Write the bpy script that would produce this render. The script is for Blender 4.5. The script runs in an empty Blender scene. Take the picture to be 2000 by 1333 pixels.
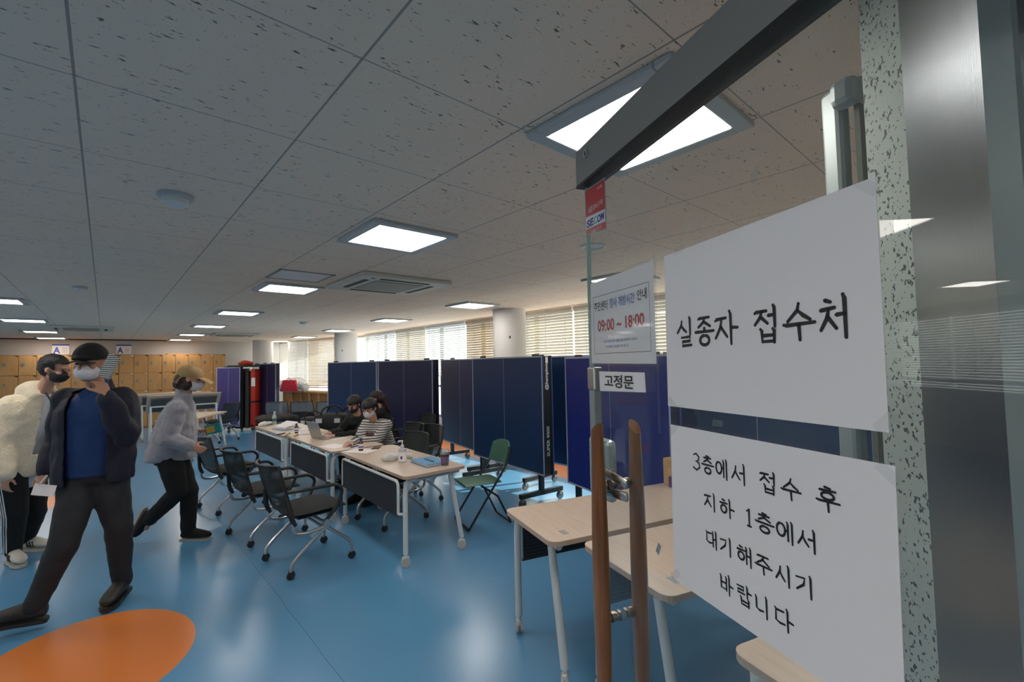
import bpy, bmesh, math, random
from mathutils import Vector, Matrix, Quaternion, noise
random.seed(7)
PI = math.pi
scn = bpy.context.scene
COL = scn.collection
CAMH, FPX = 1.65, 891.47
CEIL = 2.50

# ------------------------------------------------------------------ camera
YAW, PITCH, ROLL = .72857, .04594, -.02045
_f = Vector((math.sin(YAW)*math.cos(PITCH), math.cos(YAW)*math.cos(PITCH), math.sin(PITCH)))
_r = Vector((math.cos(YAW), -math.sin(YAW), 0)); _u = _r.cross(_f)
CR = _r*math.cos(ROLL)+_u*math.sin(ROLL); CU = -_r*math.sin(ROLL)+_u*math.cos(ROLL); CF = _f
cam_data = bpy.data.cameras.new('camera'); cam = bpy.data.objects.new('camera', cam_data); COL.objects.link(cam)
cam.matrix_world = Matrix(((CR.x, CU.x, -CF.x, 0), (CR.y, CU.y, -CF.y, 0), (CR.z, CU.z, -CF.z, CAMH), (0, 0, 0, 1)))
cam_data.sensor_width = 36; cam_data.lens = FPX/2000*36; cam_data.clip_start = .02; cam_data.clip_end = 200
scn.camera = cam
def at(x, y, d):
    """point seen at photo position (x, y) at distance d along the view axis"""
    return Vector((0, 0, CAMH)) + (CF + CR*((x-1000)/FPX) + CU*((666.5-y)/FPX))*d
def onz(x, y, z):
    d = at(x, y, 1)-Vector((0, 0, CAMH)); return Vector((0, 0, CAMH))+d*((z-CAMH)/d.z)

# ------------------------------------------------------------------ world, sun, exposure
w = bpy.data.worlds.new('sky'); scn.world = w; w.use_nodes = True
bg = w.node_tree.nodes['Background']; bg.inputs[0].default_value = (1.0, .98, .95, 1); bg.inputs[1].default_value = 2.9
sun = bpy.data.lights.new('sun', 'SUN'); sun.energy = 9; sun.angle = .01; sun.color = (1, .93, .82)
so = bpy.data.objects.new('sun', sun); COL.objects.link(so)
so.rotation_euler = Vector((-.85, .30, -.50)).to_track_quat('-Z', 'Y').to_euler()
scn.view_settings.view_transform = 'Standard'; scn.view_settings.look = 'None'
scn.view_settings.exposure = .15; scn.view_settings.gamma = 1; scn.view_settings.use_curve_mapping = False
LAMP = 16.0

# ------------------------------------------------------------------ materials
def mat(name, col, rough=.5, metal=0, var=0, vscale=8, bump=0, bscale=60, alpha=1, emis=None, spec=.5, coat=0, sheen=0, stretch=None):
    m = bpy.data.materials.new(name); m.use_nodes = True
    nt = m.node_tree; b = nt.nodes['Principled BSDF']
    b.inputs['Base Color'].default_value = (*col, 1); b.inputs['Roughness'].default_value = rough
    b.inputs['Metallic'].default_value = metal; b.inputs['Specular IOR Level'].default_value = spec
    b.inputs['Coat Weight'].default_value = coat; b.inputs['Sheen Weight'].default_value = sheen
    if alpha < 1: b.inputs['Alpha'].default_value = alpha
    if emis: b.inputs['Emission Color'].default_value = (*col, 1); b.inputs['Emission Strength'].default_value = emis
    if var or bump:
        tc = nt.nodes.new('ShaderNodeTexCoord'); mp = nt.nodes.new('ShaderNodeMapping')
        nt.links.new(tc.outputs['Object'], mp.inputs[0])
        if stretch: mp.inputs['Scale'].default_value = stretch
    if var:
        n = nt.nodes.new('ShaderNodeTexNoise'); n.inputs['Scale'].default_value = vscale; n.inputs['Detail'].default_value = 4
        nt.links.new(mp.outputs[0], n.inputs[0])
        mx = nt.nodes.new('ShaderNodeMix'); mx.data_type = 'RGBA'
        mx.inputs[6].default_value = (*[c*(1-var) for c in col], 1); mx.inputs[7].default_value = (*[min(1, c*(1+var)) for c in col], 1)
        nt.links.new(n.outputs[0], mx.inputs[0]); nt.links.new(mx.outputs[2], b.inputs['Base Color'])
    if bump:
        n = nt.nodes.new('ShaderNodeTexNoise'); n.inputs['Scale'].default_value = bscale
        nt.links.new(mp.outputs[0], n.inputs[0])
        bp = nt.nodes.new('ShaderNodeBump'); bp.inputs['Strength'].default_value = bump; bp.inputs['Distance'].default_value = .01
        nt.links.new(n.outputs[0], bp.inputs['Height']); nt.links.new(bp.outputs[0], b.inputs['Normal'])
    return m
class N:
    """tiny helper for hand-made node graphs"""
    def __init__(s, name):
        s.m = bpy.data.materials.new(name); s.m.use_nodes = True; s.nt = s.m.node_tree; s.b = s.nt.nodes['Principled BSDF']
    def n(s, t, **k):
        x = s.nt.nodes.new(t)
        for a, v in k.items(): setattr(x, a, v)
        return x
    def l(s, a, b): s.nt.links.new(a, b)
    def math(s, op, a, b=None, c=None):
        x = s.n('ShaderNodeMath', operation=op)
        for i, v in enumerate((a, b, c)):
            if v is None: continue
            if isinstance(v, (int, float)): x.inputs[i].default_value = v
            else: s.l(v, x.inputs[i])
        return x.outputs[0]
    def mix(s, f, a, b):
        x = s.n('ShaderNodeMix', data_type='RGBA')
        for i, v in ((0, f), (6, a), (7, b)):
            if isinstance(v, (int, float)): x.inputs[i].default_value = v
            elif isinstance(v, tuple): x.inputs[i].default_value = (*v, 1) if len(v) == 3 else v
            else: s.l(v, x.inputs[i])
        return x.outputs[2]
    def coords(s, scale=(1, 1, 1), loc=(0, 0, 0), rot=(0, 0, 0), kind='Object'):
        tc = s.n('ShaderNodeTexCoord'); mp = s.n('ShaderNodeMapping'); s.l(tc.outputs[kind], mp.inputs[0])
        mp.inputs['Scale'].default_value = scale; mp.inputs['Location'].default_value = loc; mp.inputs['Rotation'].default_value = rot
        return mp.outputs[0]
    def noise(s, vec, scale, detail=2, rough=.5):
        x = s.n('ShaderNodeTexNoise'); x.inputs['Scale'].default_value = scale; x.inputs['Detail'].default_value = detail
        x.inputs['Roughness'].default_value = rough; s.l(vec, x.inputs[0]); return x.outputs[0]
    def ramp(s, v, a, b):
        x = s.n('ShaderNodeMapRange'); x.inputs[1].default_value = a; x.inputs[2].default_value = b; s.l(v, x.inputs[0]); return x.outputs[0]
    def bump(s, h, strength=.3, dist=.01):
        x = s.n('ShaderNodeBump'); x.inputs['Strength'].default_value = strength; x.inputs['Distance'].default_value = dist
        s.l(h, x.inputs['Height']); s.l(x.outputs[0], s.b.inputs['Normal'])

def m_ceiling():
    g = N('mineral_fibre_tile'); v = g.coords(); sep = g.n('ShaderNodeSeparateXYZ'); g.l(v, sep.inputs[0])
    def line(o, off, wd):
        t = g.math('FRACT', g.math('DIVIDE', g.math('ADD', o, off), .6))
        t = g.math('ABSOLUTE', g.math('SUBTRACT', t, .5)); return g.math('GREATER_THAN', t, .5-wd)
    lx = line(sep.outputs[0], .079+6, .006); ly = line(sep.outputs[1], -1.782+12, .0038)
    seam = g.math('MAXIMUM', lx, ly)
    v2 = g.coords(scale=(26, 85, 1), rot=(0, 0, .12)); a = g.noise(v2, 1.0, 3, .6)
    v3 = g.coords(scale=(1, 1, 1)); c = g.noise(v3, 4.5, 2); d = g.noise(v3, 150, 1)
    thr = g.math('SUBTRACT', .715, g.math('MULTIPLY', c, .12))
    worm = g.ramp(g.math('SUBTRACT', a, thr), 0, .02)
    pin = g.ramp(d, .72, .75)
    marks = g.math('MAXIMUM', worm, g.math('MULTIPLY', pin, .8))
    base = g.mix(marks, (.88, .70, .56), (.19, .15, .12)); base = g.mix(g.math('MULTIPLY', seam, .75), base, (.20, .19, .18))
    g.l(base, g.b.inputs['Base Color']); g.b.inputs['Roughness'].default_value = .85
    g.bump(g.math('MULTIPLY', marks, -1), .4, .004); return g.m
def m_floor():
    g = N('blue_sheet_vinyl'); v = g.coords(); sep = g.n('ShaderNodeSeparateXYZ'); g.l(v, sep.inputs[0])
    X, Y = sep.outputs[0], sep.outputs[1]
    def ell(cx, cy, a, b, th):
        c, s = math.cos(th), math.sin(th)
        dx, dy = g.math('SUBTRACT', X, cx), g.math('SUBTRACT', Y, cy)
        p = g.math('ADD', g.math('MULTIPLY', dx, c/a), g.math('MULTIPLY', dy, s/a))
        q = g.math('ADD', g.math('MULTIPLY', dx, -s/b), g.math('MULTIPLY', dy, c/b))
        return g.math('LESS_THAN', g.math('ADD', g.math('MULTIPLY', p, p), g.math('MULTIPLY', q, q)), 1)
    orange = g.math('MAXIMUM', ell(-.065, 3.62, .52, .60, 0), ell(-.68, 8.3, .45, .5, .3))
    orange = g.math('MAXIMUM', orange, g.math('GREATER_THAN', X, 4.86))
    n1 = g.noise(v, 1.3, 1); n2 = g.noise(v, 45, 3)
    blue = g.mix(n1, (.088, .265, .46), (.100, .285, .49))
    org = g.mix(n1, (.66, .20, .045), (.69, .212, .05))
    # welded seam between two sheets, slightly wavy
    wv = g.math('ABSOLUTE', g.math('SUBTRACT', g.math('ADD', X, g.math('MULTIPLY', g.noise(v, 2), .03)), .97))
    sm = g.math('MULTIPLY', g.math('LESS_THAN', wv, .0025), .45)
    c = g.mix(orange, blue, org); c = g.mix(sm, c, (.02, .06, .12))
    g.l(c, g.b.inputs['Base Color'])
    g.l(g.math('ADD', .21, g.math('MULTIPLY', n2, .08)), g.b.inputs['Roughness'])
    big = g.noise(v, 1.6, 0)
    g.bump(g.math('ADD', g.math('MULTIPLY', g.noise(v, 110, 2), .010), g.math('MULTIPLY', big, .25)), .30, .02)
    g.b.inputs['Specular IOR Level'].default_value = .7
    return g.m
def m_wood(name, c1, c2, scale=(1, 14, 14), rough=.4, vs=3, coat=0):
    g = N(name); v = g.coords(scale=scale); n = g.noise(v, vs, 5, .6)
    g.l(g.mix(g.ramp(n, .3, .7), c1, c2), g.b.inputs['Base Color']); g.b.inputs['Roughness'].default_value = rough
    g.b.inputs['Coat Weight'].default_value = coat
    return g.m
def m_glass(name, tint=(.90, .95, .93), haze=.04, rough=0.0):
    m = bpy.data.materials.new(name); m.use_nodes = True; nt = m.node_tree; nt.nodes.clear()
    out = nt.nodes.new('ShaderNodeOutputMaterial'); tr = nt.nodes.new('ShaderNodeBsdfTransparent'); gl = nt.nodes.new('ShaderNodeBsdfGlossy')
    fr = nt.nodes.new('ShaderNodeFresnel'); geo = nt.nodes.new('ShaderNodeNewGeometry'); ior = nt.nodes.new('ShaderNodeMapRange'); ior.inputs[3].default_value = 1.42; ior.inputs[4].default_value = 1/1.42; nt.links.new(geo.outputs['Backfacing'], ior.inputs[0]); nt.links.new(ior.outputs[0], fr.inputs[0]); mx = nt.nodes.new('ShaderNodeMixShader')
    tr.inputs[0].default_value = (*tint, 1); gl.inputs['Roughness'].default_value = rough
    nt.links.new(fr.outputs[0], mx.inputs[0]); nt.links.new(tr.outputs[0], mx.inputs[1]); nt.links.new(gl.outputs[0], mx.inputs[2])
    df = nt.nodes.new('ShaderNodeBsdfDiffuse'); df.inputs[0].default_value = (.75, .8, .8, 1)
    m2 = nt.nodes.new('ShaderNodeMixShader')
    tc = nt.nodes.new('ShaderNodeTexCoord'); n = nt.nodes.new('ShaderNodeTexNoise'); n.inputs['Scale'].default_value = 9; n.inputs['Detail'].default_value = 6
    nt.links.new(tc.outputs['Object'], n.inputs[0]); mr = nt.nodes.new('ShaderNodeMapRange')
    mr.inputs[1].default_value = .3; mr.inputs[2].default_value = .75; mr.inputs[3].default_value = haze*.5; mr.inputs[4].default_value = haze*1.6
    nt.links.new(n.outputs[0], mr.inputs[0]); nt.links.new(mr.outputs[0], m2.inputs[0])
    nt.links.new(mx.outputs[0], m2.inputs[1]); nt.links.new(df.outputs[0], m2.inputs[2]); nt.links.new(m2.outputs[0], out.inputs[0])
    return m
def m_speckle():
    g = N('speckled_wall'); v = g.coords(); a = g.noise(g.coords(scale=(1, 1, .7), rot=(.6, .0, 0)), 120, 2, .6); b = g.noise(v, 10, 2)
    mk = g.ramp(g.math('SUBTRACT', a, g.math('SUBTRACT', .665, g.math('MULTIPLY', b, .14))), 0, .015)
    g.l(g.mix(mk, (.44, .48, .44), (.035, .05, .05)), g.b.inputs['Base Color']); g.b.inputs['Roughness'].default_value = .7; return g.m
def m_brushed():
    g = N('brushed_steel'); v = g.coords(scale=(130, 130, .8)); a = g.noise(v, 3, 4, .7)
    g.b.inputs['Metallic'].default_value = 1
    g.l(g.mix(a, (.085, .095, .11), (.14, .15, .165)), g.b.inputs['Base Color'])
    g.l(g.math('ADD', .24, g.math('MULTIPLY', a, .16)), g.b.inputs['Roughness']); g.bump(a, .15, .002); return g.m
def m_stripes(name, c1, c2, axis=2, period=.03, duty=.4, rough=.8, warp=.006):
    g = N(name); v = g.coords(); sep = g.n('ShaderNodeSeparateXYZ'); g.l(v, sep.inputs[0])
    t = g.math('ADD', sep.outputs[axis], g.math('MULTIPLY', g.noise(v, 9), warp*4))
    t = g.math('FRACT', g.math('DIVIDE', g.math('ADD', t, 10), period))
    g.l(g.mix(g.math('LESS_THAN', t, duty), c1, c2), g.b.inputs['Base Color']); g.b.inputs['Roughness'].default_value = rough; return g.m
def m_mesh(name, col, scale=260, open_=.35):
    m = bpy.data.materials.new(name); m.use_nodes = True; nt = m.node_tree; b = nt.nodes['Principled BSDF']
    b.inputs['Base Color'].default_value = (*col, 1); b.inputs['Roughness'].default_value = .7; b.inputs['Alpha'].default_value = 1-open_
    return m

MT = {}
MT['ceiling'] = m_ceiling(); MT['floor'] = m_floor()
MT['wall'] = mat('painted_wall', (.50, .49, .46), .8, var=.03, bump=.1)
MT['whitepaint'] = mat('white_paint', (.72, .72, .70), .6, var=.02)
MT['column'] = mat('textured_column_paint', (.66, .64, .62), .8, var=.05, vscale=60, bump=.5, bscale=90)
MT['speckle'] = m_speckle(); MT['brushed'] = m_brushed()
MT['lamp'] = mat('lamp_diffuser', (1, .94, .87), .5, emis=LAMP)
MT['lampframe'] = mat('lamp_frame_white', (.46, .49, .51), .4)
MT['glassdoor'] = m_glass('door_glass', (.94, .96, .955), .022)
MT['glasswin'] = m_glass('window_glass', (.93, .97, .96), .0)
MT['clear'] = m_glass('clear_plastic', (.97, .98, .98), .05, .05)
MT['glassedge'] = mat('glass_edge_green', (.45, .62, .58), .2, alpha=.8)
MT['alu'] = mat('anodised_aluminium', (.33, .37, .37), .45, .3, var=.04)
MT['alurail'] = mat('grey_rail_metal', (.28, .27, .265), .45, .3, var=.03, stretch=(4, 4, 90))
MT['steel'] = mat('satin_steel', (.52, .50, .47), .25, 1)
MT['chrome'] = mat('silver_tube', (.50, .51, .52), .3, .85)
MT['slatwhite'] = mat('blind_slat_white', (.80, .81, .80), .5)
MT['slatbeige'] = mat('blind_slat_beige', (.62, .50, .36), .5)
MT['slatcream'] = mat('blind_slat_cream', (.76, .70, .60), .5)
MT['winframe'] = mat('window_frame_grey', (.42, .42, .42), .5, .2)
MT['locker'] = m_wood('locker_beech', (.52, .27, .09), (.62, .34, .13), (6, 6, .7), .45)
MT['lockerside'] = m_wood('locker_carcass', (.36, .17, .055), (.44, .22, .07), (6, 6, .7), .5)
MT['tabletop'] = m_wood('pale_maple_laminate', (.55, .43, .34), (.63, .51, .415), (1.2, 14, 14), .32)
MT['tableedge'] = mat('table_edge_band', (.50, .36, .27), .4)
MT['whitemetal'] = mat('white_powder_coat', (.62, .65, .65), .4, var=.02)
MT['modesty'] = m_stripes('dark_slatted_fabric', (.018, .022, .03), (.045, .052, .062), 2, .022, .25, .8, 0)
MT['black'] = mat('black_plastic', (.013, .014, .015), .45)
MT['blackframe'] = mat('black_painted_steel', (.008, .009, .011), .4)
MT['rubber'] = mat('grey_rubber', (.09, .09, .09), .7)
MT['wheelwhite'] = mat('light_grey_wheel', (.45, .45, .43), .5)
MT['seatfab'] = mat('charcoal_seat_fabric', (.026, .029, .032), .9, var=.2, vscale=120, bump=.4, bscale=300)
MT['meshback'] = m_mesh('black_mesh_weave', (.012, .018, .018), open_=.12)
MT['meshgrey'] = m_mesh('grey_mesh_weave', (.16, .18, .20), open_=.15)
MT['ppblue'] = mat('table_tennis_blue', (.012, .038, .115), .38, var=.05, spec=.4)
MT['ppnavy'] = mat('table_tennis_navy', (.022, .022, .075), .36, var=.05, spec=.4)
MT['ppbright'] = mat('table_tennis_royal_blue', (.010, .022, .20), .36, var=.05, spec=.4)
MT['pppurple'] = mat('table_tennis_violet', (.07, .055, .22), .36, var=.05, spec=.4)
MT['ppline'] = mat('table_tennis_white_line', (.42, .45, .55), .5)
MT['green'] = mat('green_plastic', (.045, .14, .095), .45, var=.04)
MT['handle'] = m_wood('varnished_hardwood', (.16, .052, .013), (.34, .13, .035), (22, 22, 1.3), .28, 3, .5)
MT['paper'] = mat('printer_paper', (.88, .83, .83), .75, var=.01, vscale=3)
MT['ink'] = mat('black_ink', (.012, .012, .014), .5)
MT['inkblue'] = mat('blue_ink', (.03, .12, .45), .5)
MT['inkred'] = mat('red_ink', (.55, .03, .03), .5)
MT['inkwhite'] = mat('white_print', (.7, .72, .75), .5)
MT['red'] = mat('sticker_red', (.50, .025, .035), .4)
MT['lightgreen'] = mat('teal_print', (.10, .45, .38), .5)
MT['skin'] = mat('skin', (.52, .28, .19), .55, var=.05, vscale=20)
MT['skindark'] = mat('skin_tan', (.42, .22, .14), .55, var=.05, vscale=20)
MT['hair'] = mat('black_hair', (.010, .009, .009), .45, var=.3, vscale=120, bump=.6, bscale=160, stretch=(1, 1, .15))
MT['hairbrown'] = mat('dark_brown_hair', (.028, .010, .008), .45, var=.3, vscale=120, bump=.6, bscale=160, stretch=(1, 1, .15))
MT['eye'] = mat('dark_eye', (.02, .015, .012), .2)
MT['maskwhite'] = mat('white_mask', (.70, .70, .74), .7)
MT['maskblack'] = mat('black_mask', (.02, .02, .022), .8)
MT['navyjacket'] = mat('navy_jacket_cloth', (.009, .010, .024), .75, var=.15, vscale=20, bump=.3, bscale=25)
MT['blueshirt'] = mat('royal_blue_polo', (.008, .036, .135), .8, var=.1, vscale=10, bump=.3, bscale=20)
MT['charcoal'] = mat('charcoal_trouser_cloth', (.018, .020, .024), .8, var=.12, vscale=10, bump=.3, bscale=18)
MT['blackcloth'] = mat('black_cloth', (.006, .006, .007), .85, var=.2, vscale=10, bump=.3, bscale=18)
MT['fleecegrey'] = mat('grey_fleece', (.34, .335, .375), .95, var=.2, vscale=60, bump=.8, bscale=120, sheen=.5)
MT['fleececream'] = mat('cream_sherpa_fleece', (.84, .72, .53), .95, var=.15, vscale=70, bump=1, bscale=90, sheen=.4)
MT['whitecloth'] = mat('white_cotton', (.65, .66, .68), .85, bump=.2, bscale=30)
MT['tan'] = mat('tan_cotton', (.40, .27, .13), .9, bump=.3, bscale=200)
MT['darkleather'] = mat('dark_grey_leather', (.022, .02, .018), .55, bump=.3, bscale=60)
MT['shoewhite'] = mat('white_leather', (.58, .55, .50), .5)
MT['solewhite'] = mat('off_white_rubber', (.50, .47, .42), .7)
MT['stripeshirt'] = m_stripes('breton_stripe_knit', (.60, .58, .54), (.045, .05, .06), 2, .028, .42, .85)
MT['brown'] = mat('brown_corduroy', (.16, .075, .04), .9)
MT['amber'] = mat('amber_bottle_glass', (.09, .03, .008), .12, spec=.6)
MT['caplilac'] = mat('violet_cap', (.06, .045, .25), .4)
MT['laptop'] = mat('silver_laptop_shell', (.42, .41, .38), .35, .5)
MT['yellow'] = mat('yellow_marker', (.70, .48, .05), .5)
MT['folder'] = mat('sky_blue_folder', (.10, .32, .58), .45)
MT['cupsleeve'] = mat('purple_cup_sleeve', (.16, .07, .22), .6)
MT['coffee'] = mat('dark_drink', (.05, .012, .008), .2)
MT['tissue'] = mat('crinkled_film_white', (.62, .62, .60), .35, bump=1, bscale=25)
MT['gel'] = mat('clear_gel', (.62, .66, .68), .15, alpha=.75)
MT['bag'] = mat('black_nylon', (.010, .011, .011), .6, var=.3, bump=.6, bscale=14)
MT['cushion'] = mat('dark_grey_felt', (.045, .043, .042), .95)
MT['redbag'] = mat('crimson_felt', (.60, .03, .06), .8)
MT['redmat'] = mat('red_gym_mat', (.50, .03, .015), .55, var=.15)
MT['orangemat'] = mat('orange_gym_mat', (.58, .11, .02), .55, var=.15)
MT['benchwood'] = m_wood('bench_pine', (.52, .30, .12), (.62, .38, .17), (8, 1, 8), .5)
MT['acplastic'] = mat('aircon_ivory_plastic', (.55, .54, .48), .5)
MT['acgrille'] = m_stripes('aircon_grille', (.34, .33, .29), (.22, .21, .19), 0, .02, .3, .6, 0)
MT['slot'] = mat('dark_slot', (.05, .035, .025), .7)
MT['kraft'] = m_wood('light_box_wood', (.50, .30, .12), (.58, .37, .17), (4, 4, 4), .6)
MT['purple'] = mat('purple_print_card', (.13, .04, .17), .4, var=.3, vscale=12)
MT['teal'] = mat('teal_print_card', (.02, .28, .33), .4, var=.3, vscale=14)
MT['phonestripe'] = m_stripes('zebra_phone_case', (.62, .64, .62), (.02, .025, .025), 2, .012, .5, .4, .002)
MT['posterblue'] = mat('poster_blue', (.03, .10, .45), .5)
MT['panelgrey'] = mat('olive_grey_panel', (.20, .195, .165), .6, var=.05)
MT['lockwhite'] = mat('pearl_lock_shell', (.50, .58, .60), .25, .3)

# ------------------------------------------------------------------ object helpers
def tag(o, label=None, cat=None, group=None, kind=None):
    if label: o['label'] = label
    if cat: o['category'] = cat
    if group: o['group'] = group
    if kind: o['kind'] = kind
    return o
def thing(name, label, cat, loc=(0, 0, 0), rz=0, group=None, kind=None):
    o = bpy.data.objects.new(name, None); COL.objects.link(o); o.empty_display_size = .05
    o.location = loc; o.rotation_euler = (0, 0, rz); return tag(o, label, cat, group, kind)
def copy_tree(o, parent=None):
    c = o.copy(); COL.objects.link(c); c.parent = parent
    for ch in [x for x in bpy.data.objects if x.parent == o]: copy_tree(ch, c)
    return c
def perp(d):
    d = d.normalized(); a = Vector((0, 0, 1)) if abs(d.z) < .9 else Vector((1, 0, 0))
    x = a.cross(d).normalized(); return x, d.cross(x)
def smooth_path(pts, n=5):
    pts = [Vector(p) for p in pts]
    if len(pts) < 3: return pts
    P = [pts[0]*2-pts[1]]+pts+[pts[-1]*2-pts[-2]]; out = []
    for i in range(1, len(P)-2):
        for k in range(n):
            t = k/n; a, b, c, d = P[i-1], P[i], P[i+1], P[i+2]
            out.append(.5*((2*b)+(c-a)*t+(2*a-5*b+4*c-d)*t*t+(3*b-a-3*c+d)*t**3))
    return out+[pts[-1]]
def rounded(pts, r=.04, n=4):
    """polyline with filleted corners"""
    pts = [Vector(p) for p in pts]; out = [pts[0]]
    for i in range(1, len(pts)-1):
        a, b, c = pts[i-1], pts[i], pts[i+1]; u = (a-b); v = (c-b); rr = min(r, u.length*.45, v.length*.45)
        p, q = b+u.normalized()*rr, b+v.normalized()*rr
        for k in range(n+1):
            t = k/n; out.append(p*(1-t)**2+b*2*t*(1-t)+q*t*t)
    return out+[pts[-1]]
class MB:
    def __init__(s): s.bm = bmesh.new()
    def _add(s, vs, fs):
        V = [s.bm.verts.new(v) for v in vs]
        for f in fs:
            try: s.bm.faces.new([V[i] for i in f])
            except ValueError: pass
        return s
    def box(s, lo, hi, M=None, bev=0):
        c = Vector([(a+b)/2 for a, b in zip(lo, hi)]); d = [abs(b-a) for a, b in zip(lo, hi)]
        r = bmesh.ops.create_cube(s.bm, size=1); vs = r['verts']
        for v in vs: v.co = Vector((v.co.x*d[0], v.co.y*d[1], v.co.z*d[2]))
        if bev:
            es = list({e for v in vs for e in v.link_edges})
            q = bmesh.ops.bevel(s.bm, geom=es, offset=min(bev, min(d)*.49), segments=2, affect='EDGES', profile=.5)
            vs = list({v for f in q['faces'] for v in f.verts} | {v for v in vs if v.is_valid})
        for v in vs: v.co = (M @ (v.co+c)) if M else v.co+c
        return s
    def obox(s, c, d, X, Y, Z, bev=0):
        """box at c with full sizes d along axes X Y Z"""
        M = Matrix((( X[0], Y[0], Z[0], c[0]), (X[1], Y[1], Z[1], c[1]), (X[2], Y[2], Z[2], c[2]), (0, 0, 0, 1)))
        return s.box([-q/2 for q in d], [q/2 for q in d], M, bev)
    def tube(s, pts, r, seg=8, closed=False, r2=None, cap=True):
        pts = [Vector(p) for p in pts]; n = len(pts); rings = []; prev = None
        for i, p in enumerate(pts):
            if closed: d = pts[(i+1) % n]-pts[i-1]
            else: d = (pts[min(i+1, n-1)]-pts[max(i-1, 0)])
            d.normalize()
            if prev is None: x, y = perp(d)
            else:
                x = prev-d*prev.dot(d)
                x = x.normalized() if x.length > 1e-6 else perp(d)[0]
                y = d.cross(x)
            prev = x; rr = r if r2 is None else r+(r2-r)*i/(n-1)
            if isinstance(r, (list, tuple)): rr = r[i]
            rings.append([s.bm.verts.new(p+x*math.cos(2*PI*k/seg)*rr+y*math.sin(2*PI*k/seg)*rr) for k in range(seg)])
        for i in range(n if closed else n-1):
            A, B = rings[i], rings[(i+1) % n]
            for k in range(seg): s.bm.faces.new((A[k], A[(k+1) % seg], B[(k+1) % seg], B[k]))
        if not closed and cap:
            s.bm.faces.new(rings[0][::-1]); s.bm.faces.new(rings[-1])
        return s
    def cyl(s, p0, p1, r0, r1=None, seg=16): return s.tube([p0, p1], r0, seg, r2=r1 if r1 is not None else r0)
    def lathe(s, prof, c=(0, 0, 0), seg=20, M=None):
        c = Vector(c); rings = []
        for r, z in prof:
            ring = []
            for k in range(seg):
                v = Vector((max(r, 1e-4)*math.cos(2*PI*k/seg), max(r, 1e-4)*math.sin(2*PI*k/seg), z))
                ring.append(s.bm.verts.new(c+(M @ v if M else v)))
            rings.append(ring)
        for a, b in zip(rings, rings[1:]):
            for k in range(seg): s.bm.faces.new((a[k], a[(k+1) % seg], b[(k+1) % seg], b[k]))
        s.bm.faces.new(rings[0][::-1]); s.bm.faces.new(rings[-1]); return s
    def ell(s, c, r, M=None, seg=14):
        """ellipsoid"""
        q = bmesh.ops.create_uvsphere(s.bm, u_segments=seg, v_segments=max(6, seg//2+2), radius=1)
        for v in q['verts']:
            p = Vector((v.co.x*r[0], v.co.y*r[1], v.co.z*r[2])); v.co = Vector(c)+(M @ p if M else p)
        return s
    def prism(s, poly, ax, th):
        """poly: list of 3d points, extruded by vector ax*th"""
        a = [Vector(p) for p in poly]; b = [p+Vector(ax)*th for p in a]; n = len(a)
        return s._add(a+b, [list(range(n))[::-1], [n+i for i in range(n)]]+[[i, (i+1) % n, n+(i+1) % n, n+i] for i in range(n)])
    def loft(s, rings, seg=16):
        """rings: (centre, right, fwd, rx, ry)"""
        R = []
        for c, x, y, rx, ry in rings:
            R.append([s.bm.verts.new(Vector(c)+Vector(x)*rx*math.cos(2*PI*k/seg)+Vector(y)*ry*math.sin(2*PI*k/seg)) for k in range(seg)])
        for a, b in zip(R, R[1:]):
            for k in range(seg): s.bm.faces.new((a[k], a[(k+1) % seg], b[(k+1) % seg], b[k]))
        s.bm.faces.new(R[0][::-1]); s.bm.faces.new(R[-1]); return s
    def cap_(s, p0, p1, r0, r1=None, seg=10):
        r1 = r0 if r1 is None else r1
        s.tube([p0, p1], r0, seg, r2=r1); s.ell(p0, (r0,)*3, seg=seg); s.ell(p1, (r1,)*3, seg=seg); return s
    def mesh(s, name):
        bmesh.ops.recalc_face_normals(s.bm, faces=s.bm.faces); me = bpy.data.meshes.new(name); s.bm.to_mesh(me); s.bm.free(); return me
    def build(s, name, m, parent=None, smooth=False, flat=None):
        me = s.mesh(name); o = bpy.data.objects.new(name, me); COL.objects.link(o); me.materials.append(MT[m] if isinstance(m, str) else m)
        if parent: o.parent = parent
        if smooth:
            for p in me.polygons: p.use_smooth = True
            try: me.set_sharp_from_angle(angle=math.radians(42))
            except Exception: pass
        return o
    def organic(s, name, m, parent=None, vox=.008, smooth=2, fold=0, fscale=9, cut=None, thick=0):
        """union of overlapping volumes grown into one continuous skin"""
        me = s.mesh(name); o = bpy.data.objects.new(name, me); COL.objects.link(o)
        r = o.modifiers.new('r', 'REMESH'); r.mode = 'VOXEL'; r.voxel_size = vox; r.use_smooth_shade = True
        if smooth: q = o.modifiers.new('s', 'SMOOTH'); q.factor = .5; q.iterations = smooth*2
        dg = bpy.context.evaluated_depsgraph_get(); me2 = bpy.data.meshes.new_from_object(o.evaluated_get(dg))
        o.modifiers.clear(); o.data = me2; bpy.data.meshes.remove(me); me2.name = name
        if fold or cut:
            bm = bmesh.new(); bm.from_mesh(me2); bm.normal_update()
            if fold:
                for v in bm.verts:
                    p = v.co*fscale; k = noise.noise(Vector((p.x, p.y, p.z*1.6)))+.5*noise.noise(p*2.3)
                    v.co += v.normal*k*fold
            if cut:
                bmesh.ops.delete(bm, geom=[v for v in bm.verts if cut(v.co)], context='VERTS')
            bm.to_mesh(me2); bm.free()
        if thick:
            q = o.modifiers.new('t', 'SOLIDIFY'); q.thickness = thick; q.offset = -1
        me2.materials.clear(); me2.materials.append(MT[m] if isinstance(m, str) else m)
        for p in me2.polygons: p.use_smooth = True
        if parent: o.parent = parent
        return o
def struct(o, label=None): o['kind'] = 'structure'; (label and tag(o, label)); return o
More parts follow.
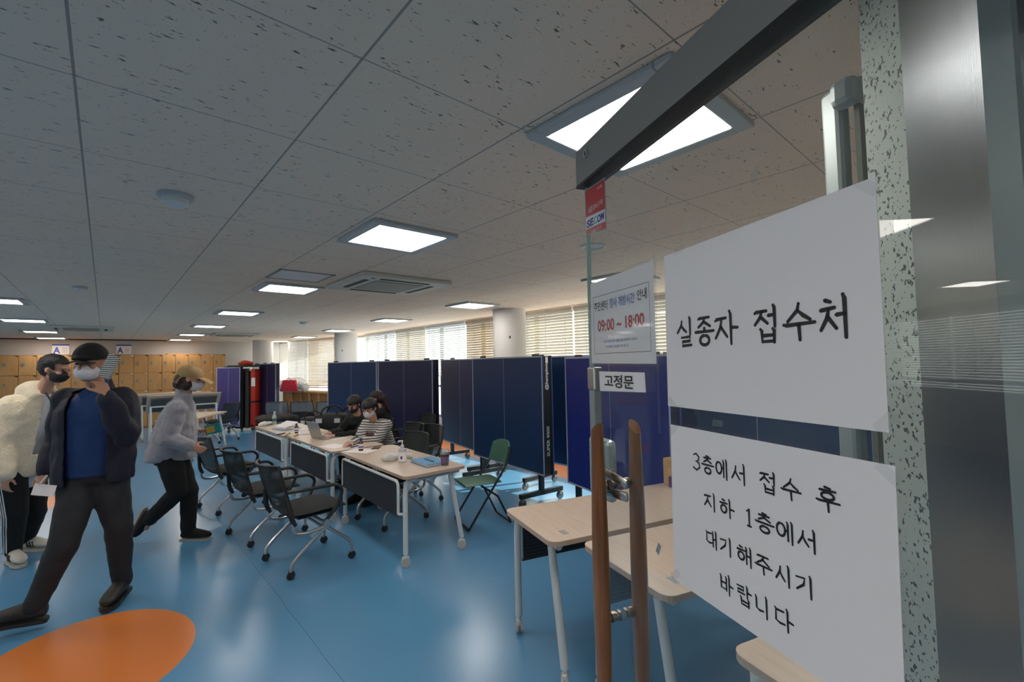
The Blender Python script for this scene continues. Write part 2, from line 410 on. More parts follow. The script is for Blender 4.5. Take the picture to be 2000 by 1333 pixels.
# ------------------------------------------------------------------ lettering
def _circle(cx, cy, rx, ry, n=18): return [(cx+rx*math.sin(2*PI*k/n), cy+ry*math.cos(2*PI*k/n)) for k in range(n+1)]
JAMO = {
 'ㅅ': [[(.52, 1), (.46, .62), (.02, .02)], [(.47, .62), (.70, .30), (.98, .04)]],
 'ㅈ': [[(.04, .86), (.12, .92), (.9, .96)], [(.56, .93), (.42, .5), (.02, .02)], [(.46, .56), (.96, .06)]],
 'ㅊ': [[(.34, 1.12), (.66, 1.04)], [(.06, .76), (.9, .82)], [(.55, .8), (.42, .45), (.02, .02)], [(.46, .5), (.96, .06)]],
 'ㅇ': [_circle(.5, .5, .42, .47)],
 'ㄹ': [[(.08, .92), (.86, .98), (.84, .56), (.14, .50), (.12, .08), (.95, .14)]],
 'ㅂ': [[(.04, 1.05), (.12, .94), (.14, .04), (.86, .06)], [(.80, 1.04), (.88, .96), (.87, -.04)], [(.14, .52), (.86, .54)]],
 'ㄱ': [[(.06, .88), (.84, .97), (.74, .5), (.06, .0)]],
 'ㄷ': [[(.04, 1.0), (.12, .9), (.90, .96)], [(.12, .9), (.10, .16), (.5, .06), (.98, .12)]],
 'ㄴ': [[(.05, 1.02), (.13, .93), (.14, .16), (.5, .06), (.98, .12)]],
 'ㅎ': [[(.34, 1.12), (.66, 1.04)], [(.04, .80), (.96, .86)], _circle(.5, .33, .36, .32)],
 'ㅣ': [[(.42, 1.04), (.52, .95), (.52, 0)]],
 'ㅏ': [[(.24, 1.04), (.34, .95), (.34, 0)], [(.34, .52), (1.0, .50)]],
 'ㅓ': [[(.0, .56), (.62, .58)], [(.54, 1.04), (.64, .95), (.64, 0)]],
 'ㅐ': [[(.1, .98), (.18, .90), (.18, .08)], [(.18, .54), (.78, .54)], [(.70, 1.04), (.78, .97), (.78, -.02)]],
 'ㅔ': [[(-.12, .55), (.24, .56)], [(.16, .98), (.26, .90), (.26, .08)], [(.68, 1.04), (.78, .97), (.78, -.02)]],
 'ㅜ': [[(.0, .82), (.08, .78), (1.0, .84)], [(.5, .8), (.52, .0)]],
 'ㅡ': [[(.0, .42), (.08, .36), (1.0, .46)]],
 'ㅗ': [[(.5, .95), (.5, .35)], [(0, .3), (1, .36)]],
}
CHO = 'ㄱㄲㄴㄷㄸㄹㅁㅂㅃㅅㅆㅇㅈㅉㅊㅋㅌㅍㅎ'; JUNG = 'ㅏㅐㅑㅒㅓㅔㅕㅖㅗㅘㅙㅚㅛㅜㅝㅞㅟㅠㅡㅢㅣ'
JONG = ['', 'ㄱ', 'ㄲ', 'ㄳ', 'ㄴ', 'ㄵ', 'ㄶ', 'ㄷ', 'ㄹ', 'ㄺ', 'ㄻ', 'ㄼ', 'ㄽ', 'ㄾ', 'ㄿ', 'ㅀ', 'ㅁ', 'ㅂ', 'ㅄ', 'ㅅ', 'ㅆ', 'ㅇ']
def glyph(ch):
    """strokes of a syllable or digit in a unit cell"""
    if ch == '3': return [[(.15, .88), (.5, 1), (.82, .82), (.75, .6), (.42, .54), (.8, .46), (.88, .2), (.5, 0), (.1, .14)]]
    if ch == '1': return [[(.25, .82), (.55, .98), (.55, .02)], [(.3, .0), (.8, .0)]]
    k = ord(ch)-0xAC00; c, v, f = CHO[k//588], JUNG[k % 588//28], JONG[k % 28]; out = []
    def put(j, x0, y0, x1, y1):
        for st in JAMO[j]: out.append([(x0+a*(x1-x0), y0+b*(y1-y0)) for a, b in st])
    if v in 'ㅗㅜㅡ':
        if f: put(c, .16, .62, .84, .97); put(v, 0, .40, 1, .62 if v == 'ㅡ' else .6); put(f, .2, -.02, .8, .34)
        else: put(c, .12, .50, .88, .98); put(v, 0, -.02, 1, .52)
    else:
        if f: put(c, .0, .50, .58, .92); put(v, .60, .42, 1.0, 1.02); put(f, .22, -.03, .90, .34)
        else: put(c, .0, .18, .56, .88); put(v, .56, -.02, 1.0, 1.02)
    return out
def stroke_text(parent, glyphs, frame, wd, m='ink', name='printed_character', lift=.0006):
    """glyphs: (char, u0, u1, z0, z1); frame(u, z, lift)->point. Brush-like flat printed strokes."""
    for ch, u0, u1, z0, z1 in glyphs:
        mb = MB()
        for st in glyph(ch):
            P = [Vector((u0+a*(u1-u0), z0+b*(z1-z0))) for a, b in st]
            n = len(P); L = [];R = []
            for i, p in enumerate(P):
                d = (P[min(i+1, n-1)]-P[max(i-1, 0)]).normalized(); q = Vector((-d.y, d.x))
                k = wd*(.62 if i == 0 and n > 2 else 1.0)*(1.0 if n > 8 or i < n-1 else .8)
                L.append(p+q*k/2); R.append(p-q*k/2)
            V = [frame(*p, lift) for p in L]+[frame(*p, lift) for p in R]
            mb._add(V, [(i, i+1, n+i+1, n+i) for i in range(n-1)])
            for p in (P[0], P[-1]) if n < 9 else ():
                r = wd*.42; mb._add([frame(p.x+r*math.cos(t*PI/4), p.y+r*math.sin(t*PI/4), lift) for t in range(8)], [list(range(8))])
        mb.build(name, m, parent)
def font_text(parent, body, frame, u0, u1, z0, z1, m='ink', name='printed_text', lift=.0006, bold=0):
    cu = bpy.data.curves.new('t', 'FONT'); cu.body = body; cu.offset = bold; cu.resolution_u = 3
    o = bpy.data.objects.new('t', cu); COL.objects.link(o)
    me = bpy.data.meshes.new_from_object(o.evaluated_get(bpy.context.evaluated_depsgraph_get()))
    bpy.data.objects.remove(o); bpy.data.curves.remove(cu)
    xs = [v.co.x for v in me.vertices]; ys = [v.co.y for v in me.vertices]
    a, b, c, d = min(xs), max(xs), min(ys), max(ys)
    for v in me.vertices:
        v.co = frame(u0+(v.co.x-a)/(b-a)*(u1-u0), z0+(v.co.y-c)/(d-c)*(z1-z0), lift)
    me.materials.clear(); me.materials.append(MT[m]); me.name = name
    t = bpy.data.objects.new(name, me); COL.objects.link(t); t.parent = parent; return t

# ------------------------------------------------------------------ the room shell
WX, BY, LX, FY = 5.5, 17.1, -5.8, -2.2            # window wall, back wall, left wall, wall behind the entrance
BX, KY = 4.45, 12.4                               # the window wall bends inward beyond KY
struct(MB().box((LX-.1, FY-.1, -.1), (WX+.3, BY+.1, 0)).build('floor', 'floor'), 'blue vinyl floor with orange patches')
struct(MB().box((LX-.1, FY-.1, CEIL), (WX+.3, BY+.1, CEIL+.1)).build('ceiling', 'ceiling'), 'speckled mineral fibre tile ceiling')
struct(MB().box((LX, BY, 0), (WX+.3, BY+.1, CEIL)).build('wall_back', 'wall'))
struct(MB().box((LX, FY-.1, 0), (WX+.3, FY, CEIL)).build('wall_entrance', 'wall'))
# left wall with one window in it
mb = MB(); mb.box((LX-.1, FY, 0), (LX, 4.6, CEIL)); mb.box((LX-.1, 10.6, 0), (LX, BY, CEIL)); mb.box((LX-.1, 4.6, 0), (LX, 10.6, .95)); mb.box((LX-.1, 4.6, 2.3), (LX, 10.6, CEIL))
struct(mb.build('wall_left', 'wall'))
SILL = .46
mb = MB(); mb.box((WX, FY, 0), (WX+.15, KY, SILL))
mb.prism([(WX, KY, 0), (BX, BY, 0), (BX+.15, BY, 0), (WX+.15, KY, 0)], (0, 0, 1), .8)
mb.box((WX, FY, SILL), (WX+.15, -.6, CEIL))
struct(mb.build('wall_window', 'whitepaint'), 'low white wall under the windows')
# windows: mullions + glass per bay
def bay(i, p, q, z0):
    p, q = Vector((*p, 0)), Vector((*q, 0)); d = (q-p).normalized(); nrm = Vector((d.y, -d.x, 0)); L = (q-p).length; up = Vector((0, 0, 1))
    c = (p+q)/2+nrm*.08; f = MB()
    f.obox(c+up*(z0+.03), (L, .06, .06), d, nrm, up); f.obox(c+up*(CEIL-.03), (L, .06, .06), d, nrm, up)
    f.obox(c+up*1.15, (L, .05, .05), d, nrm, up)
    for e in (p, q): f.obox(e+nrm*.08+up*((z0+CEIL)/2), (.05, .06, CEIL-z0), d, nrm, up)
    o = struct(f.build('window_%d' % i, 'winframe'))
    MB().obox(c+up*((z0+CEIL)/2), (L-.05, .008, CEIL-z0-.06), d, nrm, up).build('pane', 'glasswin', o)
ys = [-.6, 1.0, 2.6, 4.2, 5.6, 7.1, 8.6, 10.1, 11.3, KY]
for i in range(len(ys)-1): bay(i+1, (WX, ys[i]), (WX, ys[i+1]), SILL)
def bpt(t): return (WX+(BX-WX)*t, KY+(BY-KY)*t)
for k in range(3): bay(10+k, bpt(k/3), bpt((k+1)/3), .8)
bay(13, (LX-.02, 10.6), (LX-.02, 4.6), .95)
# skirting along the locker wall end
# column(s)
for i, (cx, cy, r, lb) in enumerate(((4.90, 5.55, .268, 'round off-white column nearest the camera, by the beige blinds'),
                                 (4.80, 12.05, .285, 'round off-white column further back, by the white blinds'),
                                 (3.78, 16.25, .29, 'round off-white column in the far corner'))):
    c = MB().lathe([(r, 0), (r, CEIL)], seg=40).build('column', 'column', smooth=True); c.location = (cx, cy, 0)
    tag(c, lb, 'column', 'round columns along the windows', 'structure')
    if i < 2: MB().box((-.012, -r-.006, 2.02), (.012, -r+.01, 2.06)).build('wall_hook', 'slot', c).rotation_euler = (0, 0, -.7)

# ------------------------------------------------------------------ venetian blinds
def blind(p, q, ztop, zbot, m, tilt, lb, pitch=.047):
    p, q = Vector((*p, 0)), Vector((*q, 0)); d = (q-p).normalized(); nrm = Vector((-d.y, d.x, 0)); L = (q-p).length; up = Vector((0, 0, 1))
    if nrm.x > 0 and p.x > 0: nrm = -nrm
    mid = (p+q)/2; t = thing('venetian_blind', lb, 'blind', mid, 0, 'venetian blinds hanging along the windows')
    MB().obox(up*(ztop-.025), (L, .05, .05), d, nrm, up).build('head_rail', m, t)
    mb = MB(); z = ztop-.07; X2 = nrm*math.cos(tilt)+up*math.sin(tilt); Z2 = d.cross(X2)
    while z > zbot+.04:
        mb.obox(up*z, (L, .048, .0035), d, X2, Z2); z -= pitch
    mb.build('slats', m, t); MB().obox(up*(zbot+.015), (L, .05, .03), d, nrm, up).build('bottom_rail', m if m != 'slatcream' else 'slatbeige', t)
    cd = MB()
    for k in (-.38, .0, .38): cd.tube([d*L*k+nrm*.03+up*ztop, d*L*k+nrm*.03+up*zbot], .004, 5)
    cd.build('ladder_cord', 'slatwhite', t)
BXO = WX-.10
for a, b, zb, m, tl, lb in ((-.55, .57, .5, 'slatcream', 1.15, 'cream venetian blind added by the end wall to block the sun, mostly behind the paper signs'), (.6, 2.5, .5, 'slatcream', 1.1, 'cream venetian blind seen through the glass right of the notice'),  # end-wall blind added and the next one lengthened to block the sun
    (2.53, 4.6, 1.25, 'slatcream', 1.0, 'cream venetian blind seen just left of the glass door edge'),
    (4.63, 5.75, 1.25, 'slatcream', 1.0, 'cream venetian blind directly right of the nearest column'),
    (5.78, 7.42, 1.3, 'slatbeige', 1.0, 'beige wooden venetian blind directly left of the nearest column'),
    (7.45, 8.95, 1.37, 'slatwhite', .7, 'bright white venetian blind, first past the beige one'),
    (8.98, 10.4, 1.37, 'slatcream', .95, 'cream venetian blind between two bright white ones'),
    (10.43, 12.2, 1.2, 'slatwhite', .75, 'bright white venetian blind beside the second column')):
    blind((BXO, a), (BXO, b), CEIL-.01, zb, m, tl, lb)
def bin_(t): x, y = bpt(t); return (x-.16, y-.03)
for a, b, m, tl, lb in ((.03, .22, 'slatcream', .95, 'pale blind just left of the second column'), (.225, .55, 'slatcream', .95, 'pale cream blind above the red bag'),
                 (.555, .80, 'slatwhite', .9, 'white blind furthest into the corner')):
    blind(bin_(a), bin_(b), CEIL-.01, .98, m, tl, lb)
blind((LX+.05, 10.5), (LX+.05, 8.2), 2.35, 1.0, 'slatwhite', .5, 'white blind on the left wall, far half'); blind((LX+.05, 8.15), (LX+.05, 4.7), 2.35, 1.0, 'slatwhite', .5, 'white blind on the left wall, near half')

# ------------------------------------------------------------------ ceiling fittings
def lamp(x, y, lb, s=.47, f=.058):
    t = thing('ceiling_light', lb, 'ceiling light', (x, y, CEIL), 0, 'square panel ceiling lights')
    h = s/2; g = h+f; mb = MB()
    for a, b in (((-g, -g), (g, -h)), ((-g, h), (g, g)), ((-g, -h), (-h, h)), ((h, -h), (g, h))): mb.box((*a, -.022), (*b, -.0005), bev=.005)
    mb.build('frame', 'lampframe', t); MB().box((-h, -h, -.014), (h, h, -.004)).build('diffuser', 'lamp', t)
LROWS = {'door-side row': [(1.445, .90), (1.445, 2.75), (1.47, 5.27), (1.53, 8.05), (1.56, 10.85), (1.61, 13.75), (1.63, 16.3)],
         'window-side row': [(4.0, .9), (4.02, 2.78), (4.02, 5.36), (4.08, 8.02), (4.18, 10.95), (4.27, 13.75), (4.3, 16.3)],
         'left row that starts with an added unseen light': [(-1.03, -1.5), (-1.03, .4), (-1.03, 2.78), (-1.0, 5.25), (-1.0, 7.95), (-1.0, 10.85), (-1.02, 13.75), (-1.02, 16.3)],  # first panel is out of view, added to brighten the paper signs
         'far left row that starts with two added unseen lights': [(-2.9, -1.2), (-2.9, .4), (-4.0, 2.75), (-4.0, 5.6), (-4.0, 8.0), (-4.0, 10.9), (-4.0, 13.75)]}  # first two panels are unseen extras that throw more light on the signs
ORD = ['first', 'second', 'third', 'fourth', 'fifth', 'sixth', 'seventh', 'eighth']
for rn, L_ in LROWS.items():
    for i, (x, y) in enumerate(L_): lamp(x, y, 'square white lit ceiling panel, %s of the %s' % (ORD[i], rn))
def cassette(x, y, s, lb):
    t = thing('air_conditioner', lb, 'air conditioner', (x, y, CEIL)); h = s/2
    MB().box((-h, -h, -.04), (h, h, -.0005), bev=.012).build('panel', 'acplastic', t)
    MB().box((-h*.55, -h*.55, -.046), (h*.55, h*.55, -.03), bev=.004).build('intake_grille', 'acgrille', t)
    for k in range(4):
        M = Matrix.Rotation(k*PI/2, 4, 'Z'); MB().box((-h*.55, h*.70, -.0435), (h*.55, h*.80, -.03), M).build('air_slot', 'slot', t)
    MB().box((-h*.75, -h*.78, -.044), (-h*.68, -h*.74, -.03)).build('sensor', 'posterblue', t)
cassette(2.2, 4.38, .95, 'large square four-way ceiling air conditioner between the light rows')
cassette(2.45, 13.3, .95, 'distant ceiling air conditioner near the far end of the room')
cassette(-.35, 12.3, .95, 'ceiling air conditioner over the men, far left part of the ceiling')
for x, y, s, lb in ((1.36, 4.5, .46, 'square access hatch outline beside the near air conditioner'),):
    t = MB(); 
    for k in range(4): t.box((-s/2-.012, s/2-.012, -.006), (s/2+.012, s/2+.012, -.0005), Matrix.Rotation(k*PI/2, 4, 'Z'))
    o = t.build('access_hatch', 'alurail'); o.location = (x, y, CEIL); tag(o, lb, 'hatch')
    MB().box((-s/2+.012, -s/2+.012, -.004), (s/2-.012, s/2-.012, -.0005)).build('hatch_panel', 'whitepaint', o)
def detector(x, y, r, lb):
    t = thing('smoke_detector', lb, 'smoke detector', (x, y, CEIL))
    MB().lathe([(r, -.0005), (r, -.018), (r*.9, -.024)], seg=28).build('base', 'lampframe', t, True)
    MB().lathe([(r*.72, -.022), (r*.72, -.045), (r*.5, -.056), (.01, -.058)][::-1], seg=28).build('sensing_dome', 'whitepaint', t, True)
detector(.245, 2.72, .075, 'round white smoke detector above the phoning man')
detector(2.85, 9.2, .085, 'round white smoke detector near the second window-side light')
detector(-.2, 6.3, .06, 'small round ceiling detector in the dim left part')
o = MB().lathe([(.095, -.0005), (.095, -.01), (.085, -.012), (.08, -.002)], seg=32).build('sprinkler_cover', 'whitepaint', smooth=True); o.location = (2.7, 2.1, CEIL)
tag(o, 'round white ceiling cover ring beside the glass door edge', 'ceiling ring')
o = MB().box((-1.9, -.02, 2.47), (1.9, .02, 2.4995)).build('curtain_rail', 'blackframe'); o.location = (-.55, 16.75, 0); tag(o, 'thin dark rail under the ceiling above the lockers', 'rail')
# ------------------------------------------------------------------ lockers
def locker_bank(x0, ncol, lb, wd=.312, hs=(.075, .51, .51, .51, .47)):
    t = thing('locker_bank', lb, 'locker', (x0, 16.5, 0), 0, 'beech locker banks on the back wall'); W = ncol*wd
    MB().box((0, .02, 0), (W, .58, 2.07)).build('carcass', 'lockerside', t)
    z = .06
    for r in range(4):
        for c in range(ncol):
            d = MB().box((c*wd+.005, -.004, z+.005), ((c+1)*wd-.005, .0195, z+.5-.005), bev=.002).build('door', 'locker', t)
            k = MB().box((c*wd+.055, -.018, z+.235), (c*wd+.105, -.0045, z+.315), bev=.003).build('lock_plate', 'alurail', d)
            MB().box((c*wd+.068, -.022, z+.25), (c*wd+.092, -.0185, z+.30)).build('keyhole_cover', 'black', d) if r == 0 else None
            MB().prism([(c*wd+wd-.09, -.006, z+.495), (c*wd+wd-.008, -.006, z+.495), (c*wd+wd-.008, -.006, z+.455)], (0, 1, 0), .0018).build('number_tag', 'inkwhite' if random.random() < .22 else 'slot', d)
        z += .5
xs = 2.786-.312*4
locker_bank(xs, 4, 'light wood locker bank at the right end, behind the woman in the cap')
locker_bank(xs-.002-.312*4, 4, 'light wood locker bank second from the right end')
locker_bank(xs-.004-.312*8, 4, 'light wood locker bank third from the right end, hidden by the phoning man')
locker_bank(xs-.006-.312*12, 4, 'light wood locker bank at the left edge of the picture')
locker_bank(xs-.008-.312*16, 4, 'light wood locker bank beyond the left edge, next to the left wall')
o = MB().box((1.35, 16.55, 2.072), (2.15, 16.95, 2.10), bev=.005).build('board', 'lockerside'); tag(o, 'thin dark board lying on top of the lockers', 'board')
def poster(x0, x1, z0, z1, lb):
    t = thing('poster', lb, 'poster', ((x0+x1)/2, 17.08, z0)); h = (x1-x0)/2; H_ = z1-z0
    MB().box((-h, -.004, 0), (h, .004, H_)).build('sheet', 'paper', t); MB().box((-h, -.006, H_*.86), (h, -.0045, H_)).build('header_band', 'posterblue', t)
    fr = lambda u, z, l: Vector((u, -.006-l, z))
    font_text(t, 'A', fr, -h*.85, -h*.05, H_*.08, H_*.72, 'posterblue', 'printed_letter', bold=.03)
    for k in range(4): MB().box((h*.15, -.0062, H_*(.2+.13*k)), (h*.8, -.0045, H_*(.23+.13*k))).build('text_line', 'alurail', t)
poster(.23, .56, 2.10, 2.37, 'white poster with a blue band and letter A above the lockers'); poster(-1.05, -.72, 2.10, 2.37, 'blue-banded white poster partly behind the two men')

# ------------------------------------------------------------------ flip-top tables on castors
def castor(parent, p, r=.038, m='wheelwhite', stem='whitemetal', rz=0, w_=.036):
    p = Vector(p); ax = Vector((math.cos(rz), math.sin(rz), 0)); fw = Vector((-ax.y, ax.x, 0))
    c = MB(); c.cyl(p-ax*w_/2, p-ax*.006, r, seg=20); c.cyl(p+ax*.006, p+ax*w_/2, r, seg=20); c.cyl(p-ax*(w_/2+.001), p+ax*(w_/2+.001), r*.45, seg=12)
    o = c.build('castor', m, parent, True)
    MB().obox(p+Vector((0, 0, r*.75))+fw*.0, (w_*.7, r*1.5, r*.8), ax, fw, Vector((0, 0, 1)), .006).build('fork', stem, o)
    return o
def make_table(lb, loc, rz, L=1.5, W=.6, grp='flip-top folding tables with pale wood tops', modesty=True, H_=.74):
    t = thing('folding_table', lb, 'table', loc, rz, grp)
    # top centred on origin: length along Y, front (modesty) side at -X
    a, b, r = W/2, L/2, .05; pts = []
    for cx, cy, s in ((a-r, b-r, 0), (-a+r, b-r, 1), (-a+r, -b+r, 2), (a-r, -b+r, 3)):
        for k in range(5): th = (s+k/4)*PI/2; pts.append((cx+r*math.cos(th), cy+r*math.sin(th)))
    MB().prism([(x, y, H_-.003) for x, y in pts], (0, 0, 1), .003).build('table_top', 'tabletop', t)
    MB().prism([(x*.999, y*.999, H_-.026) for x, y in pts], (0, 0, 1), .0225).build('edge_band', 'tableedge', t)
    for s in (-1, 1):
        y = s*(b-.07)
        MB().tube(rounded([(a-.045, y, H_-.045), (-a+.05, y, H_-.050), (-a+.035, y, H_-.16), (-a+.035, y, .10)], .06), .021, 10).build('leg', 'whitemetal', t, True)
        MB().tube([(a-.13, y, H_-.07), (a-.02, y, .10)], .021, 10).build('leg', 'whitemetal', t, True)
        [MB().tube([(q_, y, .11), (q_, y, .075)], .012).build('castor_stem', 'whitemetal', t) for q_ in (a-.02, -a+.035)]
        castor(t, (-a+.035, y, .039), rz=1.25); castor(t, (a-.02, y, .039), rz=.95)
        MB().box((-.15, y-.03, H_-.05), (.15, y+.03, H_-.0265), bev=.005).build('bracket', 'alu', t)
    MB().tube([(.02, -b+.08, H_-.07), (.02, b-.08, H_-.07)], .018).build('crossbar', 'whitemetal', t, True)
    if modesty:
        x = -a-.005
        fr = MB().tube(rounded([(x, -b+.115, .42), (x, -b+.115, H_-.055), (x, b-.115, H_-.055), (x, b-.115, .42)], .05), .0125, 8).build('modesty_frame', 'whitemetal', t, True)
        MB().box((x-.003, -b+.12, .40), (x+.003, b-.12, H_-.065)).build('modesty_panel', 'modesty', t)
        for s in (-1, 1): MB().tube([(x, s*(b-.115), .42), (-a+.035, s*(b-.07), .42)], .012).build('hinge_arm', 'whitemetal', t, True)
    return t
TB = [make_table('pale wood table nearest the camera in the reception row, with sanitizer and iced drink', (2.14, 4.105, 0), -.03),
      make_table('middle pale wood table of the reception row, with the open laptop', (2.10, 5.66, 0), -.0),
      make_table('farthest pale wood table of the reception row, with folder and grey cushion', (2.05, 7.20, 0), .02)]
def sticker(t, x, y, z=.7404): MB().box((x-.028, y-.018, z), (x+.028, y+.018, z+.0006)).build('asset_sticker', 'alu', t)
def tab2(lb, cx, cy, rz):
    t = make_table(lb, (cx, cy, 0), rz); return t
# door-side tables; their long side runs off to the right
import math as _m
A2 = _m.radians(-17.5)
def corner_table(lb, bl, L=1.5, W=.6):
    """bl = back-left corner, table running along A2"""
    d = Vector((math.cos(A2), math.sin(A2), 0)); n = Vector((d.y, -d.x, 0)); c = Vector((*bl, 0))+d*L/2+n*W/2
    t = make_table(lb, c, A2-PI/2); return t
t4 = corner_table('pale wood table behind the door handles, farther of the pair', (1.86, 2.19)); sticker(t4, .20, -.62)
t5 = corner_table('pale wood table behind the door handles, nearer of the pair', (1.79, 1.52)); sticker(t5, .20, -.62)
t6 = corner_table('pale wood table corner at the bottom, under the lower paper sign', (1.47, .66))
far = make_table('pale wood table in front of the stacked tables, right of the capped woman', (1.30, 10.75, 0), -.55, grp='flip-top folding tables with pale wood tops', modesty=False)
# nested tables with tilted tops
def nested(lb, x, y, rz):
    t = thing('folded_table', lb, 'table', (x, y, 0), rz, 'folded tables nested before the lockers')
    M = Matrix.Translation((0, 0, .86)) @ Matrix.Rotation(-.75, 4, 'X')
    MB().box((-.7, -.3, -.012), (.7, .3, .012), M, bev=.006).build('tilted_top', 'tabletop', t)
    MB().box((-.62, -.22, -.05), (.62, .22, -.013), M).build('underframe', 'rubber', t)
    for s in (-1, 1):
        MB().tube([(s*.62, -.05, .80), (s*.62, -.28, .08)], .02, 8).build('leg', 'whitemetal', t, True)
        MB().tube(rounded([(s*.62, -.05, .80), (s*.62, .22, .72), (s*.62, .26, .08)], .05), .02, 8).build('leg', 'whitemetal', t, True)
        castor(t, (s*.62, -.28, .039)); castor(t, (s*.62, .26, .039))
    MB().tube([(-.62, -.05, .8), (.62, -.05, .8)], .018).build('crossbar', 'whitemetal', t, True)
nested('folded table with tilted top, nearest of the nest', 1.40, 13.1, .0); nested('folded table with tilted top, middle of the nest', 1.28, 13.75, .0)
nested('folded table with tilted top, hindmost of the nest by the lockers', 1.18, 14.4, .0)

# ------------------------------------------------------------------ castor chairs with mesh backs
def make_chair(lb, grp):
    """faces +X, origin on the floor under the seat centre"""
    t = thing('mesh_back_chair', lb, 'chair', (0, 0, 0), 0, grp)
    s = MB(); s.loft([((x, 0, z), (0, 1, 0), (0, 0, 1), w_, h) for x, z, w_, h in ((-.21, .455, .12, .012), (-.205, .455, .20, .028), (-.1, .46, .235, .034), (.08, .465, .245, .036), (.19, .46, .235, .034), (.235, .445, .20, .022), (.24, .44, .12, .010))], 22)
    s.build('seat', 'seatfab', t, True)
    MB().box((-.16, -.17, .405), (.14, .17, .43), bev=.01).build('seat_pan', 'black', t)
    # curved mesh back: frame and web
    def bp(u, v):   # u -1..1 across, v 0..1 up
        wd = .205+.035*math.sin(v*PI*.9); x = -.225-.10*v-.075*(1-u*u)*(.4+.6*v)-.01*math.sin(v*PI); return Vector((x, u*wd, .50+.37*v))
    path = [bp(-1, v/8) for v in range(9)]+[bp(u/6, 1) for u in range(-5, 7)]+[bp(1, 1-v/8) for v in range(1, 9)]+[bp(-u/6, 0) for u in range(-5, 6)]
    MB().tube(path, .011, 8, closed=True).build('back_frame', 'black', t, True)
    g = MB(); n, m_ = 10, 8; V = [bp(-1+2*i/n, j/m_)+Vector((.004, 0, 0)) for j in range(m_+1) for i in range(n+1)]
    g._add(V, [(j*(n+1)+i, j*(n+1)+i+1, (j+1)*(n+1)+i+1, (j+1)*(n+1)+i) for j in range(m_) for i in range(n)])
    g.build('backrest', 'meshback', t, True)
    MB().tube([bp(-1, .0), bp(-.5, -.05)+Vector((0, 0, .0)), bp(.5, -.05), bp(1, 0)], .016, 8).build('lumbar_bar', 'black', t, True)
    for s_ in (-1, 1):
        y = s_*.262
        MB().tube(rounded([(-.27, s_*.225, .62), (-.25, y, .47), (-.22, y, .40)], .05), .019, 8).build('back_bracket', 'black', t, True)
        MB().tube(rounded([(-.265, s_*.232, .66), (-.20, y, .665), (.12, y, .655), (.175, y, .60), (.13, y, .47), (.03, y*.97, .375)], .06), .0145, 8).build('armrest', 'black', t, True)
        MB().tube(rounded([(-.235, y, .46), (-.235, y, .34), (-.12, y, .315), (.03, y, .335)], .05), .0135, 8).build('side_rail', 'chrome', t, True)
        MB().tube(rounded([(.06, y, .355), (-.19, y, .16), (-.250, y, .10), (-.250, y, .05)], .05), .0135, 8).build('leg', 'chrome', t, True)
        MB().tube(rounded([(.0, y, .355), (.19, y, .20), (.255, y, .14), (.255, y, .05)], .05), .0135, 8).build('leg', 'chrome', t, True)
        MB().cyl((.03, y-.02, .36), (.03, y+.02, .36), .028).build('pivot_cap', 'chrome', t, True)
        castor(t, (-.250, y, .029), .028, 'black', 'black', 1.0); castor(t, (.255, y, .029), .028, 'black', 'black', .75)
    MB().tube([(.03, -.262, .36), (.03, .262, .36)], .013).build('crossbar', 'chrome', t, True)
    return t
G1 = 'mesh-back castor chairs around the reception tables'
c0 = make_chair('black mesh-back castor chair in front, nearest the camera', G1); c0.location = (1.325, 4.15, 0); c0.rotation_euler.z = .10
def chair(x, y, rz, lb, grp=G1):
    c = copy_tree(c0); c.location = (x, y, 0); c.rotation_euler.z = rz; c['label'] = lb; c['group'] = grp; return c
chair(1.23, 5.10, .16, 'black mesh-back castor chair in front, middle of the three')
chair(1.16, 6.38, .22, 'black mesh-back castor chair in front, beside the capped woman')
chair(2.32, 4.58, PI+.1, 'black castor chair behind the near table, by the sanitizer')
chair(2.78, 5.0, PI+.1, 'black castor chair just behind the striped woman, beyond the empty one')
chair(2.72, 5.35, PI, 'black castor chair the striped woman sits on')
chair(2.75, 6.25, PI+.1, 'black castor chair the boy in the black mask sits on')
chair(3.38, 6.12, PI, 'black castor chair of the long-haired woman')
chair(1.95, 12.1, 2.2, 'black castor chair beside the violet board')
G2 = 'row of chairs below the far windows'
for k in range(3):
    c = chair(3.02+.40*k, 11.40-.46*k, 1.05, 'grey-backed chair below the far windows, %s of its row' % ['leftmost', 'middle', 'rightmost'][k], G2)
    for ch in [q for q in bpy.data.objects if q.parent == c and q.name.startswith('backrest')]:
        ch.data = ch.data.copy(); ch.data.materials[0] = MT['meshgrey']

